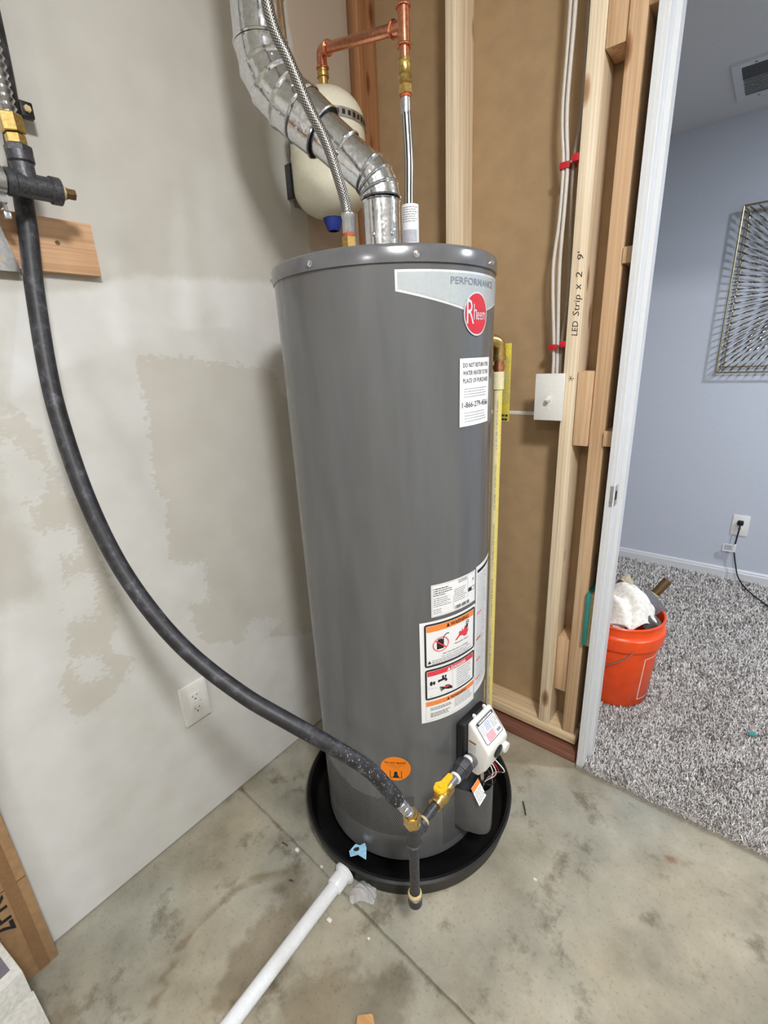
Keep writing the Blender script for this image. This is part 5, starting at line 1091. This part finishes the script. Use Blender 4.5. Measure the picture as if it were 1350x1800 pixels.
obj('offcut', MB().lathe([(0.0, 0), (0.0155, 0), (0.0155, (pb - pa).length), (0.0125, (pb - pa).length), (0.0125, (pb - pa).length - 0.03), (0, (pb - pa).length - 0.03)], pa, px, 24), 'darkpipe', OP)
obj('collar', MB().lathe([(0.0155, -0.003), (0.0180, -0.002), (0.0180, 0.010), (0.0155, 0.012)], pa + px * 0.115, px, 24), 'brass_dull', OP)
o = flat('sheet_offcut', MB().box((-0.05, -0.001, -0.05), (0.055, 0.001, 0.06), M=Matrix.Translation((BX + 0.075, BY + 0.035, 0.375)) @ Matrix.Rotation(0.6, 4, 'Z') @ Matrix.Rotation(-0.7, 4, 'Y')), 'grey_sheet', loc=(BX + 0.075, BY + 0.035, 0.37)); tag(o, 'grey sheet metal offcut leaning in the bucket behind the rag', 'metal sheet')
o = flat('maroon_strip', MB().box((-0.07, -0.004, -0.008), (0.06, 0.004, 0.008), M=Matrix.Translation((BX + 0.03, BY + 0.05, 0.425)) @ Matrix.Rotation(0.3, 4, 'Z') @ Matrix.Rotation(0.55, 4, 'Y'), bev=0.002), 'maroon', loc=(BX + 0.03, BY + 0.05, 0.42)); tag(o, 'dark maroon strip between the rag and the pipe offcut', 'strip')
o = obj('rubber_ring', MB().lathe([(0.018, -0.02), (0.030, -0.02), (0.032, 0.0), (0.030, 0.02), (0.018, 0.02), (0.018, -0.02)], (BX + 0.105, BY - 0.02, 0.352), (0.55, 0.1, 0.8), 32), simple('grey_rubber', (92, 92, 96), 0.5), loc=(BX + 0.105, BY - 0.02, 0.352)); tag(o, 'grey rubber coupling ring inside the right rim of the bucket', 'coupling')
o = obj('foam_stick', MB().tube(spline([(BX + 0.055, BY - 0.09, 0.318), (BX + 0.08, BY - 0.082, 0.326), (BX + 0.108, BY - 0.062, 0.330)], 6), [0.010] * 2 + [0.0115] * 9 + [0.010, 0.006], 14), simple('cream_foam', (226, 206, 166), 0.7), loc=(BX + 0.08, BY - 0.08, 0.32)); tag(o, 'cream rounded stick at the front right of the bucket', 'stick')
o = flat('teal_scrap', MB().box((-0.012, -0.007, 0), (0.011, 0.008, 0.0015), M=Matrix.Translation((1.279, 0.412, 0.030)) @ Matrix.Rotation(0.5, 4, 'Z') @ Matrix.Rotation(0.12, 4, 'X')), 'teal', loc=(1.279, 0.412, 0.03)); tag(o, 'tiny teal paper scrap on the carpet', 'scrap')

# ================================================================== BOXES AT LOWER LEFT AND FLOOR LITTER
CX = root('cardboard_box', (0.03, -1.6, 0), 'flat brown cardboard box standing against the left wall', 'box')
obj('box_body', MB().box((0.006, -2.1, 0.0), (0.034, -1.283, 0.62), bev=0.002), 'cardboard', CX)
flat('box_tape', MB().box((0.0342, -1.322, 0.001), (0.0348, -1.300, 0.62)), simple('brown_tape', (138, 104, 70), 0.4), CX)
flat('box_crease', MB().box((0.034, -2.1, 0.268), (0.0345, -1.284, 0.271)), simple('crease_brown', (122, 86, 54), 0.8), CX)
d = Decal(plane_map((0.034, -1.352, 0), (0, 0, 1), (0, -1, 0), 0.0004), CX); d.text('lettering', 'ink', '2PK', 0.160, -0.024, 0.055, 0, width=0.105, bold=0.02); d.done()
WC = root('white_carton', (0.25, -1.45, 0), 'white carton with purple grey print at the lower left corner', 'box')
Mw = Matrix.Translation((0.172, -1.342, 0)) @ Matrix.Rotation(math.radians(8), 4, 'Z')
obj('carton_body', MB().box((-0.14, -0.30, 0.0), (0.0, 0.0, 0.20), M=Mw, bev=0.002), 'carton', WC)
flat('carton_panel', MB().box((-0.135, -0.295, 0.2003), (-0.022, -0.012, 0.2012), M=Mw), 'carton_grey', WC)
flat('carton_panel', MB().box((0.0003, -0.29, 0.02), (0.0011, -0.03, 0.11), M=Mw), 'carton_grey', WC)
obj('carton_flap', MB().add([Mw @ Vector((0.001 + 0.018 * math.sin(k / 10 * 1.5), y, 0.135 - 0.135 * k / 10)) for k in range(11) for y in (-0.30, 0.002)], [(2 * k, 2 * k + 1, 2 * k + 3, 2 * k + 2) for k in range(10)]), 'carton', WC)
o = obj('wood_chip', plate([(0.695, -0.914), (0.712, -0.925), (0.735, -0.96), (0.690, -0.965), (0.672, -0.935)], 0.0, 0.012, 0.001), 'chip', loc=(0.70, -0.94, 0)); tag(o, 'tan wood scrap on the concrete at the bottom edge', 'wood scrap')
# torn blue label on the pan lip
m_ = MB(); pts = [(0.0, 0.0), (0.020, 0.004), (0.042, -0.004), (0.040, 0.024), (0.034, 0.036), (0.022, 0.026), (0.010, 0.030), (-0.006, 0.016)]
Mb = Matrix.Translation((0.474, -0.735, 0.0715)) @ Matrix.Rotation(math.radians(34), 4, 'Z')
m_.add([Mb @ Vector((x, y, 0.004 * math.sin(x * 90) + (0.004 if y > 0.02 else 0) + 0.12 * max(0, 0.006 - y))) for x, y in pts], [tuple(range(8))]); o = flat('torn_label', m_, 'blue_tag', loc=(0.475, -0.735, 0.0715)); tag(o, 'torn pale blue label lying on the drain pan lip', 'label')
o.modifiers.new('thick', 'SOLIDIFY').thickness = 0.0004
m_ = MB().add([Mb @ Vector((x, y, 0.0052 + 0.004 * math.sin(x * 90))) for x, y in ((0.008, 0.012), (0.016, 0.010), (0.022, 0.014), (0.020, 0.021), (0.012, 0.02), (0.006, 0.016))], [tuple(range(6))]); flat('label_print', m_, 'ink', o)
o2 = obj('plastic_wrapper', cloth('w', (0.528, -0.752, 0.004), 0.034, 0.024, 0.022, 3, 'clear', 0.5, 0.6), 'clear', loc=(0.528, -0.752, 0), angle=20); tag(o2, 'crumpled clear plastic wrapper on the floor beside the drain pipe', 'wrapper')
flat('wrapper_print', MB().box((0.512, -0.771, 0.012), (0.522, -0.764, 0.0128)), 'redp', o2)
litter = [((0.731, -0.281), 'thin dark twig on the concrete right of the pan', 'twig', 0.022, 0.0022), ((0.262, -0.788), 'dark splinter on the concrete left of the floor joint', 'twig', 0.010, 0.0018), ((0.352, -0.842), 'small dark speck on the concrete near the drain pipe', 'twig', 0.006, 0.002)]
for (x, y), lab, mt, L, r_ in litter:
    x += 0.03 if L > 0.02 else 0
    a = random.uniform(0, 3); o = obj('twig', MB().tube(spline([(x - L * math.cos(a), y - L * math.sin(a), r_), (x, y + 0.001, r_ * 1.1), (x + L * math.cos(a), y + L * math.sin(a), r_)], 4), r_, 6), mt, loc=(x, y, 0)); tag(o, lab, 'twig')
for (x, y, sz_, lab) in ((0.3035, -0.777, 0.006, 'white plaster crumb on the joint left of the pan'), (0.498, -0.845, 0.006, 'white plaster crumb just right of the drain pipe'), (0.392, -0.768, 0.004, 'tiny white crumb on the joint beside the coupling'), (0.862, -0.455, 0.004, 'white crumb alone on the concrete below the carpet'), (0.60, -0.815, 0.003, 'tiny pale crumb on the concrete below the drip leg')):
    b_ = MB().box((x - sz_, y - sz_ * 0.7, 0), (x + sz_, y + sz_ * 0.7, sz_ * 0.8), bev=sz_ * 0.35); b_.v = [(v[0] + random.uniform(-1, 1) * sz_ * 0.2, v[1] + random.uniform(-1, 1) * sz_ * 0.2, v[2]) for v in b_.v]
    o = flat('plaster_crumb', b_, 'gyp', loc=(x, y, 0)); tag(o, lab, 'crumb', 'plaster crumbs on the floor')

# ================================================================== LIGHT FITTINGS BEHIND THE CAMERA
for i, (loc, rad, st) in enumerate(LAMPS):  # second fitting is an unseen fill light, added for extra bounce
    f_ = root('ceiling_light', (loc[0], loc[1], 2.44), ('round white flush ceiling light above the camera', 'round white flush ceiling light at the back of the room')[i], 'ceiling light', 'ceiling lights')
    obj('housing', MB().cyl((loc[0], loc[1], 2.41), (loc[0], loc[1], 2.44), rad + 0.01, n=40), 'white_trim', f_)
    obj('diffuser', MB().lathe([(rad, 2.41), (rad, 2.36), (rad - 0.012, 2.345), (0, 2.342)], (loc[0], loc[1], 0), n=40), lit(st), f_)
f_ = root('recessed_light', (CAN[0], CAN[1], 2.29), 'white trimmed recessed light in the ceiling of the carpeted room', 'ceiling light')
obj('trim_ring', MB().lathe([(0.085, 0.0), (0.105, 0.0), (0.105, 0.004), (0.085, 0.004), (0.085, 0.0)], (CAN[0], CAN[1], 2.286), (0, 0, 1), 40), 'white_trim', f_)
